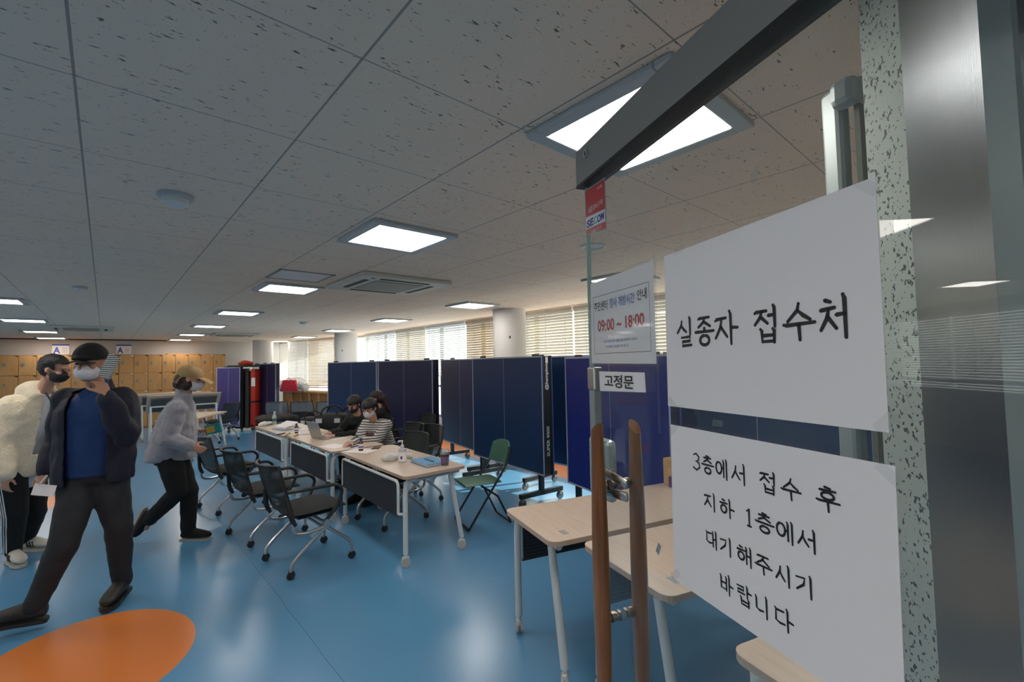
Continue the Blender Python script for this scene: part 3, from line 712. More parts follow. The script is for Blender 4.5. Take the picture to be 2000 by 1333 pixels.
# green folding chair
def fold_chair(lb, loc, rz, m='green', frame='blackframe', s=1.0, grp=None):
    """faces -X"""
    t = thing('folding_chair', lb, 'chair', loc, rz, grp); t.scale = (s, s, s)
    seat = MB(); seat.loft([((x, 0, z), (0, 1, 0), (0, 0, 1), w_, h) for x, z, w_, h in ((-.22, .43, .15, .006), (-.215, .43, .19, .014), (-.1, .435, .20, .016), (.1, .43, .19, .016), (.175, .43, .17, .014), (.18, .43, .12, .006))], 20).build('seat', m, t, True)
    n, q = 12, 6
    def bk(u, v): wd = .205*(1-.10*v**3); return Vector((.235+.06*v-.045*(u*u), u*wd, .60+.22*v-(.035*abs(u)**4 if v > .9 else 0)))
    f_ = [bk(-1+2*i/n, j/q) for j in range(q+1) for i in range(n+1)]; b_ = [p+Vector((.018, 0, 0)) for p in f_]; N_ = len(f_)
    F = [(j*(n+1)+i, j*(n+1)+i+1, (j+1)*(n+1)+i+1, (j+1)*(n+1)+i) for j in range(q) for i in range(n)]
    mb = MB(); E = []
    ring = [i for i in range(n+1)]+[j*(n+1)+n for j in range(1, q+1)]+[q*(n+1)+i for i in range(n-1, -1, -1)]+[j*(n+1) for j in range(q-1, 0, -1)]
    for i in range(len(ring)): a, b = ring[i], ring[(i+1) % len(ring)]; E.append((a, b, N_+b, N_+a))
    mb._add(f_+b_, F+[tuple(N_+k for k in f[::-1]) for f in F]+E); mb.build('backrest', m, t, True)
    for s_ in (-1, 1):
        MB().tube([(.275, s_*.205, .78), (.21, s_*.205, .60), (-.20, s_*.205, .02)], .0115, 8).build('leg', frame, t, True)
        MB().tube([(-.05, s_*.185, .42), (.12, s_*.185, .30), (.26, s_*.185, .02)], .0105, 8).build('leg', frame, t, True)
    MB().tube([(-.20, -.205, .02), (-.20, .205, .02)], .0115).build('floor_bar', frame, t, True)
    MB().tube([(.26, -.185, .02), (.26, .185, .02)], .0105).build('floor_bar', frame, t, True)
    return t
fold_chair('green plastic folding chair with black frame behind the near table', (2.92, 3.82, 0), -.28)
fold_chair('dark folding chair far back, in front of the grey chair row', (2.79, 9.15, 0), -1.95, 'seatfab', 'blackframe', 1.0)

# ------------------------------------------------------------------ folded table tennis tables used as screens
def tt_table(lb, P, Q, m, z0=.34, z1=1.715, gap=.26, txt=False, back=1):
    """board face from floor point P (left) to Q (right), body behind it"""
    P, Q = Vector((*P, 0)), Vector((*Q, 0)); d = (Q-P).normalized(); n = Vector((-d.y, d.x, 0)); L = (Q-P).length; up = Vector((0, 0, 1))
    if n.dot(P) < 0: n = -n         # n points away from the camera
    t = thing('table_tennis_table', lb, 'table tennis table', (P+Q)/2, 0, 'folded table tennis tables standing as screens'); c = Vector((0, 0, 0)); H_ = z1-z0
    for k, off in ((0, 0), (1, gap)):
        o = MB().obox(c+n*(off+.012)+up*(z0+H_/2), (L, .022, H_), d, n, up, .003).build('board', m, t)
        fr = MB(); y = off-.0006 if k == 0 else off+.0246
        for zc in (z0+.009, z1-.009): fr.obox(c+n*y+up*zc, (L, .0012, .018), d, n, up)
        for s in (-1, 1): fr.obox(c+d*s*(L/2-.009)+n*y+up*(z0+H_/2), (.018, .0012, H_), d, n, up)
        fr.obox(c+n*y+up*(z0+H_/2), (.004, .0012, H_), d, n, up); fr.build('white_line', 'ppline', o)
        s2 = MB(); yy = off+(.055 if k == 0 else -.032)
        for s in (-1, 1): s2.obox(c+d*s*(L/2-.03)+n*yy+up*(z0+H_/2), (.035, .06, H_-.02), d, n, up)
        for zc in (z0+.03, z1-.03): s2.obox(c+n*yy+up*zc, (L-.04, .06, .035), d, n, up)
        s2.build('apron_frame', 'blackframe', o)
        if txt and k == 0:
            fx = lambda u, z, l: c+d*(L/2-.0128+l)+n*(.085-u)+up*z
            # apron lettering runs upwards along the end
            MB().obox(c+d*(L/2-.013)+n*.078+up*(z0+H_/2), (.004, .10, H_-.02), d, n, up).build('end_apron', 'blackframe', o)
            fr2 = lambda u, z, l: c+d*(L/2-.0105+l)+n*(.112-z)+up*u
            font_text(o, '@hampion', fr2, z0+.98, z0+1.28, .012, .070, 'inkwhite', 'printed_lettering', .0008, .02)
            MB().obox(c+d*(L/2-.0100)+n*.075+up*(z0+1.325), (.0012, .035, .075), d, n, up).build('printed_bar', 'inkwhite', o)
            font_text(o, 'SUPER 9000', fr2, z0+.22, z0+.56, .018, .062, 'inkwhite', 'printed_lettering', .0008, .02)
    MB().obox(c+n*gap*.5+up*(z1-.02), (.05, gap, .03), d, n, up).obox(c+n*gap*.5+up*(z0+.3), (.05, gap, .03), d, n, up).build('hinge_link', 'blackframe', t)
    for s in (-1, 1):
        b = c+d*s*(L/2-.14)+n*gap*.5
        u_ = MB().obox(b+up*.27, (.05, .05, .34), d, n, up).obox(b+up*.125, (.05, .62, .05), d, n, up).build('undercarriage', 'blackframe', t)
        for e in (-1, 1):
            q = b+n*e*.28; w_ = MB(); w_.cyl(q-d*.013+up*.046, q+d*.013+up*.046, .045, seg=18).build('wheel', 'rubber', t, True)
            MB().obox(q+up*.085, (.04, .03, .05), d, n, up).build('wheel_fork', 'alurail', t)
    for s in (-1, 1): MB().obox(c+d*s*(L/2-.2)+n*gap*.5+up*(z1+.008), (.08, .05, .03), d, n, up, .005).build('latch', 'black', t)
    return t
tt_table('folded dark blue table tennis table with white lettering on its end', (3.93, 5.27), (3.75, 3.69), 'ppblue', txt=True, gap=.12)
tt_table('folded navy-violet table tennis table behind the blue one', (4.34, 6.72), (4.06, 5.22), 'ppnavy')
tt_table('folded navy table tennis table right behind the striped woman', (3.62, 7.64), (3.84, 6.19), 'ppnavy', z0=.35, gap=.10)
tt_table('folded dark blue table tennis table behind the boy in the black mask', (3.35, 9.34), (3.69, 7.85), 'ppblue', gap=.10)
tt_table('folded bright royal blue table tennis table at the edge of the glass door', (3.80, 3.39), (3.41, 1.92), 'ppbright', z0=.32, z1=1.69, gap=.09)
tt_table('folded dark blue table tennis table glimpsed between the lettered one and the royal blue one', (4.30, 4.50), (4.33, 2.98), 'ppblue', gap=.09)
tt_table('folded dark blue table tennis table seen through the glass between the paper signs', (3.88, 2.24), (4.17, .75), 'ppblue', gap=.10)
# far group by the corner: violet board, bundles of mats, navy board
tt_table('narrow violet table tennis board right of the lockers', (2.17, 14.0), (2.63, 13.59), 'pppurple', z0=.12, z1=1.66, gap=.1)
tt_table('dark navy board edge closing off the mat bundles', (3.10, 13.72), (3.33, 13.02), 'ppnavy', z0=.12, z1=1.74, gap=.08)
G3 = 'upright mat bundles in the far corner'
def bundle(lb, x, y, w_, d_, h_, m, straps=0):
    t = thing('mat_bundle', lb, 'mat', (x, y, 0), -.7, G3)
    MB().box((-w_/2, -d_/2, .06), (w_/2, d_/2, h_), bev=.03).build('mat', m, t, True)
    for k in range(straps): z = h_*(.45+.25*k); MB().box((-w_/2-.006, -d_/2-.006, z), (w_/2+.006, d_/2+.006, z+.05)).build('strap', 'bag', t)
    if straps: MB().box((w_*.15-.05, -d_/2-.008, h_*.72), (w_*.15+.05, -d_/2-.0065, h_*.86)).build('label_card', 'paper', t)
    return t
bundle('tall black mat bundle beside the violet board', 2.74, 13.85, .20, .4, 1.62, 'bag')
bundle('tall mottled grey mat roll between black and red bundles', 2.90, 13.74, .09, .4, 1.55, 'cushion')
bundle('tall red mat bundle with dark strap and white label', 3.03, 13.66, .13, .4, 1.60, 'redmat', 1)
o = MB().box((-.42, -.25, 0), (.36, .25, .05), bev=.01).build('lid_board', 'bag'); o.location = (2.86, 13.78, 1.66); o.rotation_euler.z = -.7; tag(o, 'black board lying across the tops of the mat bundles', 'board')
def heap(nm, lb, c, r, m, n=5, cat='cloth'):
    mb = MB()
    for k in range(n): mb.ell((c[0]+random.uniform(-.5, .5)*r[0], c[1]+random.uniform(-.5, .5)*r[1], c[2]+r[2]*random.uniform(.3, .6)), (r[0]*.6, r[1]*.6, r[2]*.5), seg=10)
    o = mb.organic(nm, m, vox=.018, fold=.012, fscale=14); return tag(o, lb, cat)
heap('jacket', 'dark red cloth heaped on top of the mat bundles', (2.80, 13.8, 1.71), (.22, .16, .12), 'redmat'); heap('cloth', 'green cloth scrap on the board over the mats', (3.02, 13.62, 1.71), (.08, .08, .05), 'green', 3)
# ------------------------------------------------------------------ window bench and things on it
t = thing('window_bench', 'pale wooden bench with cubbies under the far windows', 'bench', (4.62, 13.6, 0)); dv = Vector((BX-WX, BY-KY, 0)).normalized(); nv = Vector((-dv.y, dv.x, 0)); up3 = Vector((0, 0, 1))
MB().obox((0, 0, .90), (3.4, .36, .05), dv, nv, up3, .005).build('bench_top', 'benchwood', t)
mb = MB()
for k in range(8): mb.obox(dv*(-1.66+k*.474)+up3*.465, (.05, .34, .82), dv, nv, up3)
mb.build('upright', 'benchwood', t); MB().obox(up3*.46-nv*-.12, (3.3, .02, .80), dv, nv, up3).build('back_board', 'lockerside', t)
def shop_bag():
    c = Vector((4.02, 14.35, .927)); t = thing('tote_bag', 'crimson felt tote bag with scalloped top on the window bench', 'bag', c, 0)
    a = (CR*1).xy.normalized(); X = Vector((*a, 0)); Y_ = Vector((-a.y, a.x, 0))
    pts = []; n = 7
    for k in range(n*2+1): pts.append(X*(-.20+.40*k/(n*2))*.88+up3*(.33 if k % 2 == 0 else .30))
    poly = [X*-.25, X*.25]+pts[::-1]
    MB().prism([p+Y_*.0 for p in poly], Y_, .10).build('bag_body', 'redbag', t)
    MB().tube(rounded([X*-.07+up3*.31, X*-.05+up3*.38, X*.05+up3*.38, X*.07+up3*.31], .03), .007).build('handle', 'redbag', t, True)
shop_bag()
heap('cushion', 'white fluffy cushion pile behind the crimson bag', (4.22, 14.75, .95), (.42, .30, .36), 'whitecloth', 8, 'cushion')
heap('cushion', 'small white cushion to the right of the crimson bag', (4.40, 14.05, .95), (.2, .15, .30), 'whitecloth', 4, 'cushion')
# black bags on chairs behind the laptop
def duffel(x, y, z, s, lb, rz):
    t = thing('sports_bag', lb, 'bag', (x, y, z), rz, 'black bags piled behind the laptop')
    MB().box((-.26*s, -.16*s, 0), (.26*s, .16*s, .34*s), bev=.07*s).build('bag_body', 'bag', t, True)
    for q in (-1, 1): MB().tube(smooth_path([(-.14*s, q*.165*s, .12*s), (-.12*s, q*.12*s, .38*s), (0, q*.07*s, .46*s), (.12*s, q*.12*s, .38*s), (.14*s, q*.165*s, .12*s)]), .013*s, 6).build('strap', 'bag', t, True)
    MB().box((-.20*s, -.168*s, .20*s), (-.10*s, -.160*s, .27*s)).build('white_patch', 'whitecloth', t); MB().box((.10*s, -.168*s, .20*s), (.19*s, -.160*s, .27*s)).build('white_patch', 'whitecloth', t)
def side_table(x, y, rz, lb):
    t = thing('bag_table', lb, 'table', (x, y, 0), rz)
    MB().box((-.55, -.28, .50), (.55, .28, .53), bev=.008).build('table_top', 'bag', t)
    for a in (-.5, .5):
        for b in (-.23, .23): MB().tube([(a, b, 0), (a, b, .50)], .015).build('leg', 'blackframe', t, True)
side_table(2.85, 7.72, -1.15, 'low dark table carrying the black bags')
duffel(2.80, 7.62, .531, 1.0, 'black bag with two white patches behind the laptop', -.72); duffel(3.16, 7.82, .531, .85, 'black bag leaning further right behind the boy', -.6)
duffel(2.66, 8.1, .531, .75, 'small black bag at the back left of the pile', -.9)

# ------------------------------------------------------------------ things on the reception tables
TZ = .7405
def upon(x, y, z=TZ): return onz(x, y, z)
def bottle(nm, lb, p, prof, m, parts, cat='bottle', grp=None):
    t = thing(nm, lb, cat, p, 0, grp); MB().lathe(prof, seg=18).build('bottle_body', m, t, True)
    for n_, pr_, mm in parts: MB().lathe(pr_, seg=18).build(n_, mm, t, True)
    return t
for (x, y), lb in (((705, 881), 'brown vitamin drink bottle with violet cap in front of the striped woman'), ((579, 847), 'brown vitamin drink bottle with violet cap left of the laptop'),
                   ((526, 822), 'brown vitamin drink bottle at the far end of the tables')):
    bottle('drink_bottle', lb, upon(x, y), [(.0, 0), (.022, 0), (.024, .006), (.024, .085), (.012, .105), (.011, .115)], 'amber',
           [('label', [(.0245, .025), (.0247, .03), (.0247, .07), (.0245, .075)], 'paper'), ('label_emblem', [(.0249, .035), (.0249, .05)], 'caplilac'), ('bottle_cap', [(.0, .112), (.0145, .112), (.0145, .132), (0, .133)], 'caplilac')], grp='brown vitamin drink bottles')
bottle('water_bottle', 'clear water bottle at the far end of the tables', upon(536, 829), [(0, 0), (.03, 0), (.032, .02), (.031, .12), (.012, .17), (.012, .18)], 'gel', [('label', [(.0325, .05), (.0325, .09)], 'green'), ('bottle_cap', [(0, .178), (.014, .178), (.014, .198), (0, .199)], 'inkwhite')])
p = upon(786, 903); t = thing('sanitizer_bottle', 'clear hand sanitizer pump bottle on the near table', 'bottle', p)
MB().lathe([(0, 0), (.036, 0), (.038, .008), (.038, .105), (.030, .125), (.014, .132), (.014, .14)], seg=24).build('bottle_body', 'gel', t, True)
MB().lathe([(.0385, .012), (.0385, .095)], seg=24).build('label', 'paper', t, True)
MB().box((-.034, -.036, .035), (-.020, -.026, .06)).build('label_emblem', 'caplilac', t)
MB().lathe([(0, .138), (.017, .138), (.017, .155), (.007, .160), (.006, .195), (0, .196)], seg=18).build('pump', 'whitecloth', t, True)
MB().tube([(.008, 0, .193), (-.022, .008, .197), (-.034, .012, .190)], .008, 8).build('nozzle', 'whitecloth', t, True)
p = upon(869, 909); t = thing('iced_drink_cup', 'clear plastic cup of dark iced drink with purple sleeve', 'cup', p)
MB().lathe([(0, .001), (.031, .001), (.037, .055), (.041, .10), (0, .10)], seg=26).build('drink', 'coffee', t, True)
MB().lathe([(.0345, .022), (.0395, .078)], seg=26).build('sleeve', 'cupsleeve', t, True)
MB().lathe([(.033, 0), (.0435, .118), (.046, .120), (.046, .126), (.042, .127), (.036, .140), (.012, .143), (.012, .138), (.034, .134), (.041, .118), (.0315, .002)], seg=26).build('cup', 'clear', t, True)
def sheetq(nm, lb, x, y, rz, w_=.21, h_=.297, m='paper', z=TZ, cat='paper', grp='loose papers on the reception tables'):
    p = upon(x, y, z); o = MB().box((-w_/2, -h_/2, 0), (w_/2, h_/2, .0012)).build(nm, m); o.location = p; o.rotation_euler.z = rz; return tag(o, lb, cat, grp)
sheetq('paper_sheet', 'white form under the striped woman\'s hands', 652, 872, .3); sheetq('paper_sheet', 'white form under the blue pen', 706, 881, .5)
sheetq('paper_sheet', 'white form beside the boy\'s arm, right of the laptop', 655, 856, .2); sheetq('paper_sheet', 'loose sheet just left of the laptop', 592, 846, .1); sheetq('paper_sheet', 'loose sheet behind the laptop lid', 588, 838, .7)
p = upon(560, 838); t = thing('paper_stack', 'stack of white papers in a blue folder beside the brown bottle', 'papers', p, .25)
MB().box((-.13, -.17, 0), (.13, .17, .006)).build('folder_cover', 'folder', t); mb = MB()
for k in range(6): mb.box((-.11+.004*k, -.15+.006*k, .0065+.004*k), (.11+.002*k, .15-.003*k, .0095+.004*k))
mb.build('sheets', 'paper', t)
M_ = Matrix.Translation((-.10, .0, .03)) @ Matrix.Rotation(-.35, 4, 'Y'); MB().box((0, -.15, 0), (.2, .15, .002), M_).build('curled_sheet', 'paper', t)
def marker(x, y, rz, m, lb, nm='marker_pen', L=.13, r=.007, grp='pens and markers on the tables'):
    p = upon(x, y); t = thing(nm, lb, 'pen', p, rz, grp); MB().cyl((-L/2, 0, r), (L/2-.03, 0, r), r, seg=10).build('barrel', m, t, True); MB().cyl((L/2-.03, 0, r), (L/2, 0, r), r*1.1, r*.9, 10).build('pen_cap', m if m != 'yellow' else 'rubber', t, True)
marker(562, 849, .9, 'yellow', 'yellow marker beside the papers, farther one'); marker(578, 852, .9, 'yellow', 'yellow marker beside the papers, nearer one')
marker(549, 849, .5, 'black', 'black marker left of the yellow ones'); marker(693, 873, .5, 'inkblue', 'blue pen on the form before the striped woman', L=.14, r=.005)
marker(799, 886, 1.0, 'black', 'black pen behind the sanitizer bottle', L=.12, r=.005)
p = upon(558, 853); t = thing('glasses', 'small wire glasses near the yellow markers', 'glasses', p, .8)
for s in (-1, 1): MB().tube([(s*.03+.02*math.cos(a*PI/6), .02*math.sin(a*PI/6), .004) for a in range(12)], .002, 5, closed=True).build('lens_rim', 'black', t, True)
p = upon(620, 858); t = thing('laptop', 'open silver laptop on the middle table, lid towards the camera', 'laptop', p, -.08)
# keyboard faces +X (the staff); hinge on -X
MB().box((0, -.16, 0), (.22, .16, .014), bev=.004).build('base', 'laptop', t)
MB().box((.02, -.14, .0145), (.12, .14, .0155)).build('keyboard', 'black', t)
M_ = Matrix.Translation((.0, 0, .012)) @ Matrix.Rotation(-.32, 4, 'Y'); l = MB().box((-.006, -.16, 0), (0, .16, .22), M_, bev=.003).build('lid', 'laptop', t); MB().box((.0002, -.15, .012), (.001, .15, .21), M_).build('screen', 'black', l)
t.rotation_euler.z = .12
p = upon(735, 876); t = thing('smartphone', 'smartphone in a brown case lying by the striped woman', 'phone', p, .9); MB().box((-.075, -.038, 0), (.075, .038, .009), bev=.004).build('phone_case', 'brown', t); MB().box((-.07, -.034, .0092), (.07, .034, .0098)).build('screen', 'black', t)
heap('tissue_pack', 'crumpled white wet tissue packet left of the sanitizer', upon(766, 899, TZ)-Vector((0, 0, .008)), (.10, .07, .07), 'tissue', 7, 'tissue')
heap('tissue_pack', 'smaller white tissue packet right of the sanitizer', upon(799, 896, TZ)-Vector((0, 0, .008)), (.05, .05, .06), 'tissue', 4, 'tissue')
heap('tissue_pack', 'white tissue packet at the far end of the tables', upon(519, 832, TZ)-Vector((0, 0, .008)), (.12, .09, .07), 'tissue', 5, 'tissue')
heap('cushion', 'long dark grey cushion at the far end of the tables', upon(530, 824, TZ)+Vector((.10, .06, -.01)), (.34, .14, .12), 'cushion', 8, 'cushion')
p = upon(838, 905); t = thing('ring_folder', 'sky blue document folder beside the iced drink', 'folder', p, -.05)
MB().box((-.11, -.16, 0), (.11, .16, .003)).build('back_cover', 'folder', t); MB().box((-.10, -.15, .0035), (.10, .15, .022)).build('sheets', 'paper', t); MB().box((-.112, -.16, .0225), (.11, .16, .0255)).build('front_cover', 'folder', t)
MB().box((-.012, -.09, .0258), (.004, .07, .030), bev=.001).build('clip_strip', 'black', t)
# on the door-side table: wooden caddy and purple box
p = onz(1325, 950, TZ); t = thing('wooden_box', 'light wooden holder behind the lower paper sign\'s left corner', 'box', p+Vector((.06, .02, 0)), -.3)
MB().box((-.10, -.06, .001), (.10, .06, .19), bev=.008).build('box_body', 'kraft', t); MB().cyl((-.04, -.0605, .15), (-.04, -.0625, .15), .006).build('peg_hole', 'slot', t)
p = onz(1306, 948, TZ); t = thing('card_box', 'small purple printed box in front of the wooden holder', 'box', p+Vector((.05, -.09, 0)), -.3); MB().box((-.11, -.035, 0), (.11, .035, .075), bev=.004).build('box_body', 'purple', t); MB().box((-.11, -.0358, .02), (.11, -.0352, .05)).build('printed_band', 'orangemat', t)
# ------------------------------------------------------------------ glass door standing open beside the camera
DO = Vector((.973, .773, 0)); DE = Vector((-.40265, -.91535, 0)); DN = Vector((-.91535, .40265, 0)); UP = Vector((0, 0, 1))
def dp(u, z, off=0): return DO+DE*u+UP*z+DN*off
def fr_door(off0): return lambda u, z, l: dp(u, z, off0+l)
DW = 1.12
door = bpy.data.objects.new('door_1', None); COL.objects.link(door); struct(door, 'frameless glass door with grey top rail standing open')
door.location = (0, 0, 0)
def dbox(nm, m, u0, u1, z0, z1, o0, o1, bev=0, parent=None): return MB().obox(dp((u0+u1)/2, (z0+z1)/2, (o0+o1)/2), (u1-u0, o1-o0, z1-z0), DE, DN, UP, bev).build(nm, m, parent or door)
dbox('glass_pane', 'glassdoor', .004, DW, .10, 2.12, -.006, .006)
dbox('glass_edge', 'glassedge', .0, .004, .10, 2.12, -.006, .006)
rail = dbox('top_rail', 'alurail', -.014, DW, 2.122, 2.222, -.024, .024, .003)
dbox('rail_groove', 'black', -.012, DW, 2.119, 2.1265, -.0245, .0245, 0, rail)
dbox('bottom_rail', 'alurail', -.014, DW, .005, .10, -.024, .024, .003)
k = MB().cyl(dp(.05, 2.19, .023), dp(.05, 2.19, .028), .0115, seg=20).build('lock_cylinder', 'chrome', rail, True)
MB().obox(dp(.05, 2.19, .0285), (.003, .001, .011), DE, DN, UP).build('key_slot', 'black', k)
# wooden pull bars on both faces
for s, u_, sh in ((1, .118, 1), (-1, .116, -1)):
    bar = MB(); R = []; n = 14
    for i in range(n+1):
        z = .855+(1.468-.855)*i/n; rr = .0150+.0062*math.sin(PI*min(1, (i/n)*.9+.1))
        R.append((dp(u_, z, s*.052), DE, DN, rr, rr*.92))
    # slanted ends
    bm_ = MB(); seg = 20; rings = []
    for i, (c, x, y, rx, ry) in enumerate(R):
        ring = []
        for k in range(seg):
            a = 2*PI*k/seg; q = c+x*rx*math.cos(a)+y*ry*math.sin(a)
            if i == n: q = q+UP*(.018+.016*s*math.cos(a))
            if i == 0: q = q+UP*(-.012+.012*math.cos(a))
            ring.append(bm_.bm.verts.new(q))
        rings.append(ring)
    for a_, b_ in zip(rings, rings[1:]):
        for k in range(seg): bm_.bm.faces.new((a_[k], a_[(k+1) % seg], b_[(k+1) % seg], b_[k]))
    bm_.bm.faces.new(rings[0][::-1]); bm_.bm.faces.new(rings[-1])
    h = bm_.build('pull_handle', 'handle', door, True)
    for z in (1.352, 1.045):
        m_ = MB(); M2 = Matrix(((DE[0], UP[0], DN[0]*s, 0), (DE[1], UP[1], DN[1]*s, 0), (DE[2], UP[2], DN[2]*s, 0), (0, 0, 0, 1))).to_3x3().to_4x4()
        m_.lathe([(.0, .0062), (.013, .0062), (.013, .013), (.009, .014), (.009, .018), (.0125, .019), (.0125, .030), (.008, .032), (.008, .038)], c=dp(u_, z, 0), seg=18, M=M2)
        m_.build('standoff', 'steel', h, True)
# chrome clip, edge strip, electronic lock and keeper at the free edge
dbox('strike_clip', 'chrome', .000, .040, 1.572, 1.632, -.012, .014, .004); dbox('clip_window', 'black', -.0075, -.0055, 1.585, 1.612, -.006, .006)
dbox('edge_strip', 'alu', .004, .030, 1.12, 1.572, -.011, .0115, .002)
lk = dbox('electronic_lock', 'lockwhite', -.052, .062, 1.285, 1.445, -.036, -.008, .014); MB().cyl(dp(.04, 1.38, -.0085), dp(.04, 1.38, -.0065), .004).build('lock_emblem', 'alurail', lk)
for zz, s in ((1.374, 1), (1.338, -1)):
    tl = s*-.10; a_ = (DE*math.cos(tl)+UP*math.sin(tl)).normalized(); b_ = DN.cross(a_)
    kp = MB().obox(dp(.148, zz, .022), (.092, .010, .022), a_, DN, b_, .008).build('lock_keeper', 'steel', door, True)
    MB().tube([dp(.112, zz+s*.002, .0275), dp(.172, zz-s*.003, .0275)], .0016, 5).build('keeper_slot', 'black', kp)
MB().obox(dp(.104, 1.356, .014), (.02, .016, .06), DE, DN, UP, .004).build('keeper_base', 'steel', door, True)

# second leaf of the entrance seen beyond: clear strip
# ------------------------------------------------------------------ signs taped on the glass
def sign(nm, lb, quad, off=.0068, cat='sign', m='paper', grp=None):
    """quad (u,z) TL TR BR BL"""
    t = thing(nm, lb, cat, dp(0, 0), 0, grp); base = dp(0, 0)
    P = [dp(u, z, off)-base for u, z in quad]
    MB().prism(P, DN, .0006).build('sheet', m, t)
    return t, (lambda u, z, l: dp(u, z, off+.0006+l)-base)
def tape(t, fr, u, z, w_=.03, h_=.014, a=.7):
    c, s = math.cos(a), math.sin(a); pts = [fr(u+c*x-s*y, z+s*x+c*y, .0007) for x, y in ((-w_/2, -h_/2), (w_/2, -h_/2), (w_/2, h_/2), (-w_/2, h_/2))]
    mb = MB(); mb._add(pts, [(0, 1, 2, 3)]); mb.build('clear_tape', 'clear', t)
t, f1 = sign('paper_sign', 'large upper white paper sign with one line of black brush lettering', [(.334, 1.8544), (.7313, 1.8591), (.7301, 1.5601), (.3299, 1.5568)])
LN = lambda s, us, z0, z1: [(c, a, b, z0, z1) for c, (a, b) in zip(s, us)]
stroke_text(t, LN('실종자접수처', ((.367, .411), (.417, .462), (.466, .515), (.549, .591), (.600, .647), (.655, .694)), 1.6735, 1.7235), f1, .0060)
for u, z, a in ((.722, 1.851, -.75), (.728, 1.572, .8), (.345, 1.562, -.8), (.38, 1.857, .05), (.365, 1.554, .1)): tape(t, f1, u, z, a=a)
t, f2 = sign('paper_sign', 'lower white paper sign with four lines of black brush lettering', [(.3357, 1.5212), (.7345, 1.5231), (.7300, 1.2215), (.3290, 1.2212)])
g = LN('3층에서접수후', ((.395, .417), (.420, .449), (.4535, .481), (.4895, .520), (.546, .575), (.583, .614), (.637, .668)), 1.448, 1.4775)
g += LN('지하1층에서', ((.423, .453), (.460, .491), (.514, .528), (.534, .567), (.571, .600), (.606, .635)), 1.386, 1.4135)
g += LN('대기해주시기', ((.424, .450), (.457, .485), (.494, .524), (.530, .560), (.567, .594), (.600, .628)), 1.3225, 1.3495)
g += LN('바랍니다', ((.454, .482), (.490, .519), (.527, .553), (.562, .592)), 1.258, 1.287)
stroke_text(t, g, f2, .0037)
for u, z, a in ((.728, 1.513, -.7), (.345, 1.514, .8), (.335, 1.232, .7)): tape(t, f2, u, z, a=a)
t, f3 = sign('notice', 'notice of opening hours in a clear sleeve at the door edge', [(.022, 1.851), (.2965, 1.856), (.2965, 1.640), (.016, 1.642)], cat='notice')
mb = MB()
for a, b, c, d in ((.034, .281, 1.8125, 1.8137), (.034, .281, 1.6660, 1.6672), (.034, .0352, 1.6660, 1.8137), (.2798, .281, 1.6660, 1.8137)): mb._add([f3(a, c, .0004), f3(b, c, .0004), f3(b, d, .0004), f3(a, d, .0004)], [(0, 1, 2, 3)])
mb.build('border_line', 'rubber', t)
def hang(t, s, f, a, b, z0, z1, m, bold=.0, lift=.0008): font_text(t, s, f, a, b, z0, z1, m, 'printed_text', lift, bold)
hang(t, '주민센터', f3, .040, .107, 1.775, 1.799, 'ink', .012); hang(t, '청사 개방시간', f3, .118, .226, 1.776, 1.800, 'inkblue', .012); hang(t, '안내', f3, .236, .272, 1.779, 1.803, 'ink', .012)
hang(t, '09:00 ~ 18:00', f3, .056, .260, 1.722, 1.751, 'inkred', .018)
hang(t, '※ 보안 문제로 청사 개방시간을 안내하여 드리오니', f3, .082, .232, 1.6925, 1.6995, 'inkblue'); hang(t, '주민 여러분의 협조를 부탁드립니다', f3, .092, .196, 1.6790, 1.6860, 'inkblue')
mb = MB(); mb._add([f3(u, z, .0016) for u, z in ((.012, 1.636), (.306, 1.634), (.308, 1.864), (.014, 1.858))], [(0, 1, 2, 3)]); mb.build('clear_sleeve', 'clear', t)
mb = MB(); mb._add([f3(u, z, .002) for u, z in ((.298, 1.50), (.306, 1.50), (.309, 1.862), (.301, 1.862))], [(0, 1, 2, 3)]); mb.build('sleeve_edge', 'clear', t)
t, f4 = sign('door_label', 'small white label reading three black syllables below the notice', [(.0545, 1.6215), (.2535, 1.6215), (.2555, 1.5790), (.0565, 1.5715)], cat='label')
hang(t, '고정문', f4, .082, .212, 1.5830, 1.6140, 'ink', .02)
t, f5 = sign('security_sticker', 'red security company sticker under the top rail', [(.0045, 2.110), (.1125, 2.105), (.1125, 1.9735), (.0045, 1.988)], cat='sticker', m='alurail')
mb = MB(); mb._add([f5(u, z, .0003) for u, z in ((.0075, 2.106), (.1095, 2.101), (.1095, 2.027), (.0075, 2.036))], [(0, 1, 2, 3)]); mb._add([f5(u, z, .0003) for u, z in ((.0075, 2.0), (.1095, 1.9935), (.1095, 1.9775), (.0075, 1.990))], [(0, 1, 2, 3)]); mb.build('red_field', 'red', t); mb = MB(); mb._add([f5(u, z, .0003) for u, z in ((.0075, 2.034), (.1095, 2.025), (.1095, 1.9955), (.0075, 2.002))], [(0, 1, 2, 3)]); mb.build('logo_band', 'inkwhite', t)
hang(t, '세콤경비구역', f5, .022, .098, 2.040, 2.056, 'inkwhite'); hang(t, 'SE', f5, .012, .050, 2.003, 2.024, 'caplilac', .05); hang(t, 'C', f5, .051, .068, 2.002, 2.023, 'lightgreen', .05); hang(t, 'OM', f5, .069, .105, 2.001, 2.022, 'caplilac', .05)
hang(t, '세콤', f5, .072, .100, 2.086, 2.093, 'inkwhite'); hang(t, '1588-3112', f5, .038, .090, 1.983, 1.991, 'inkwhite')
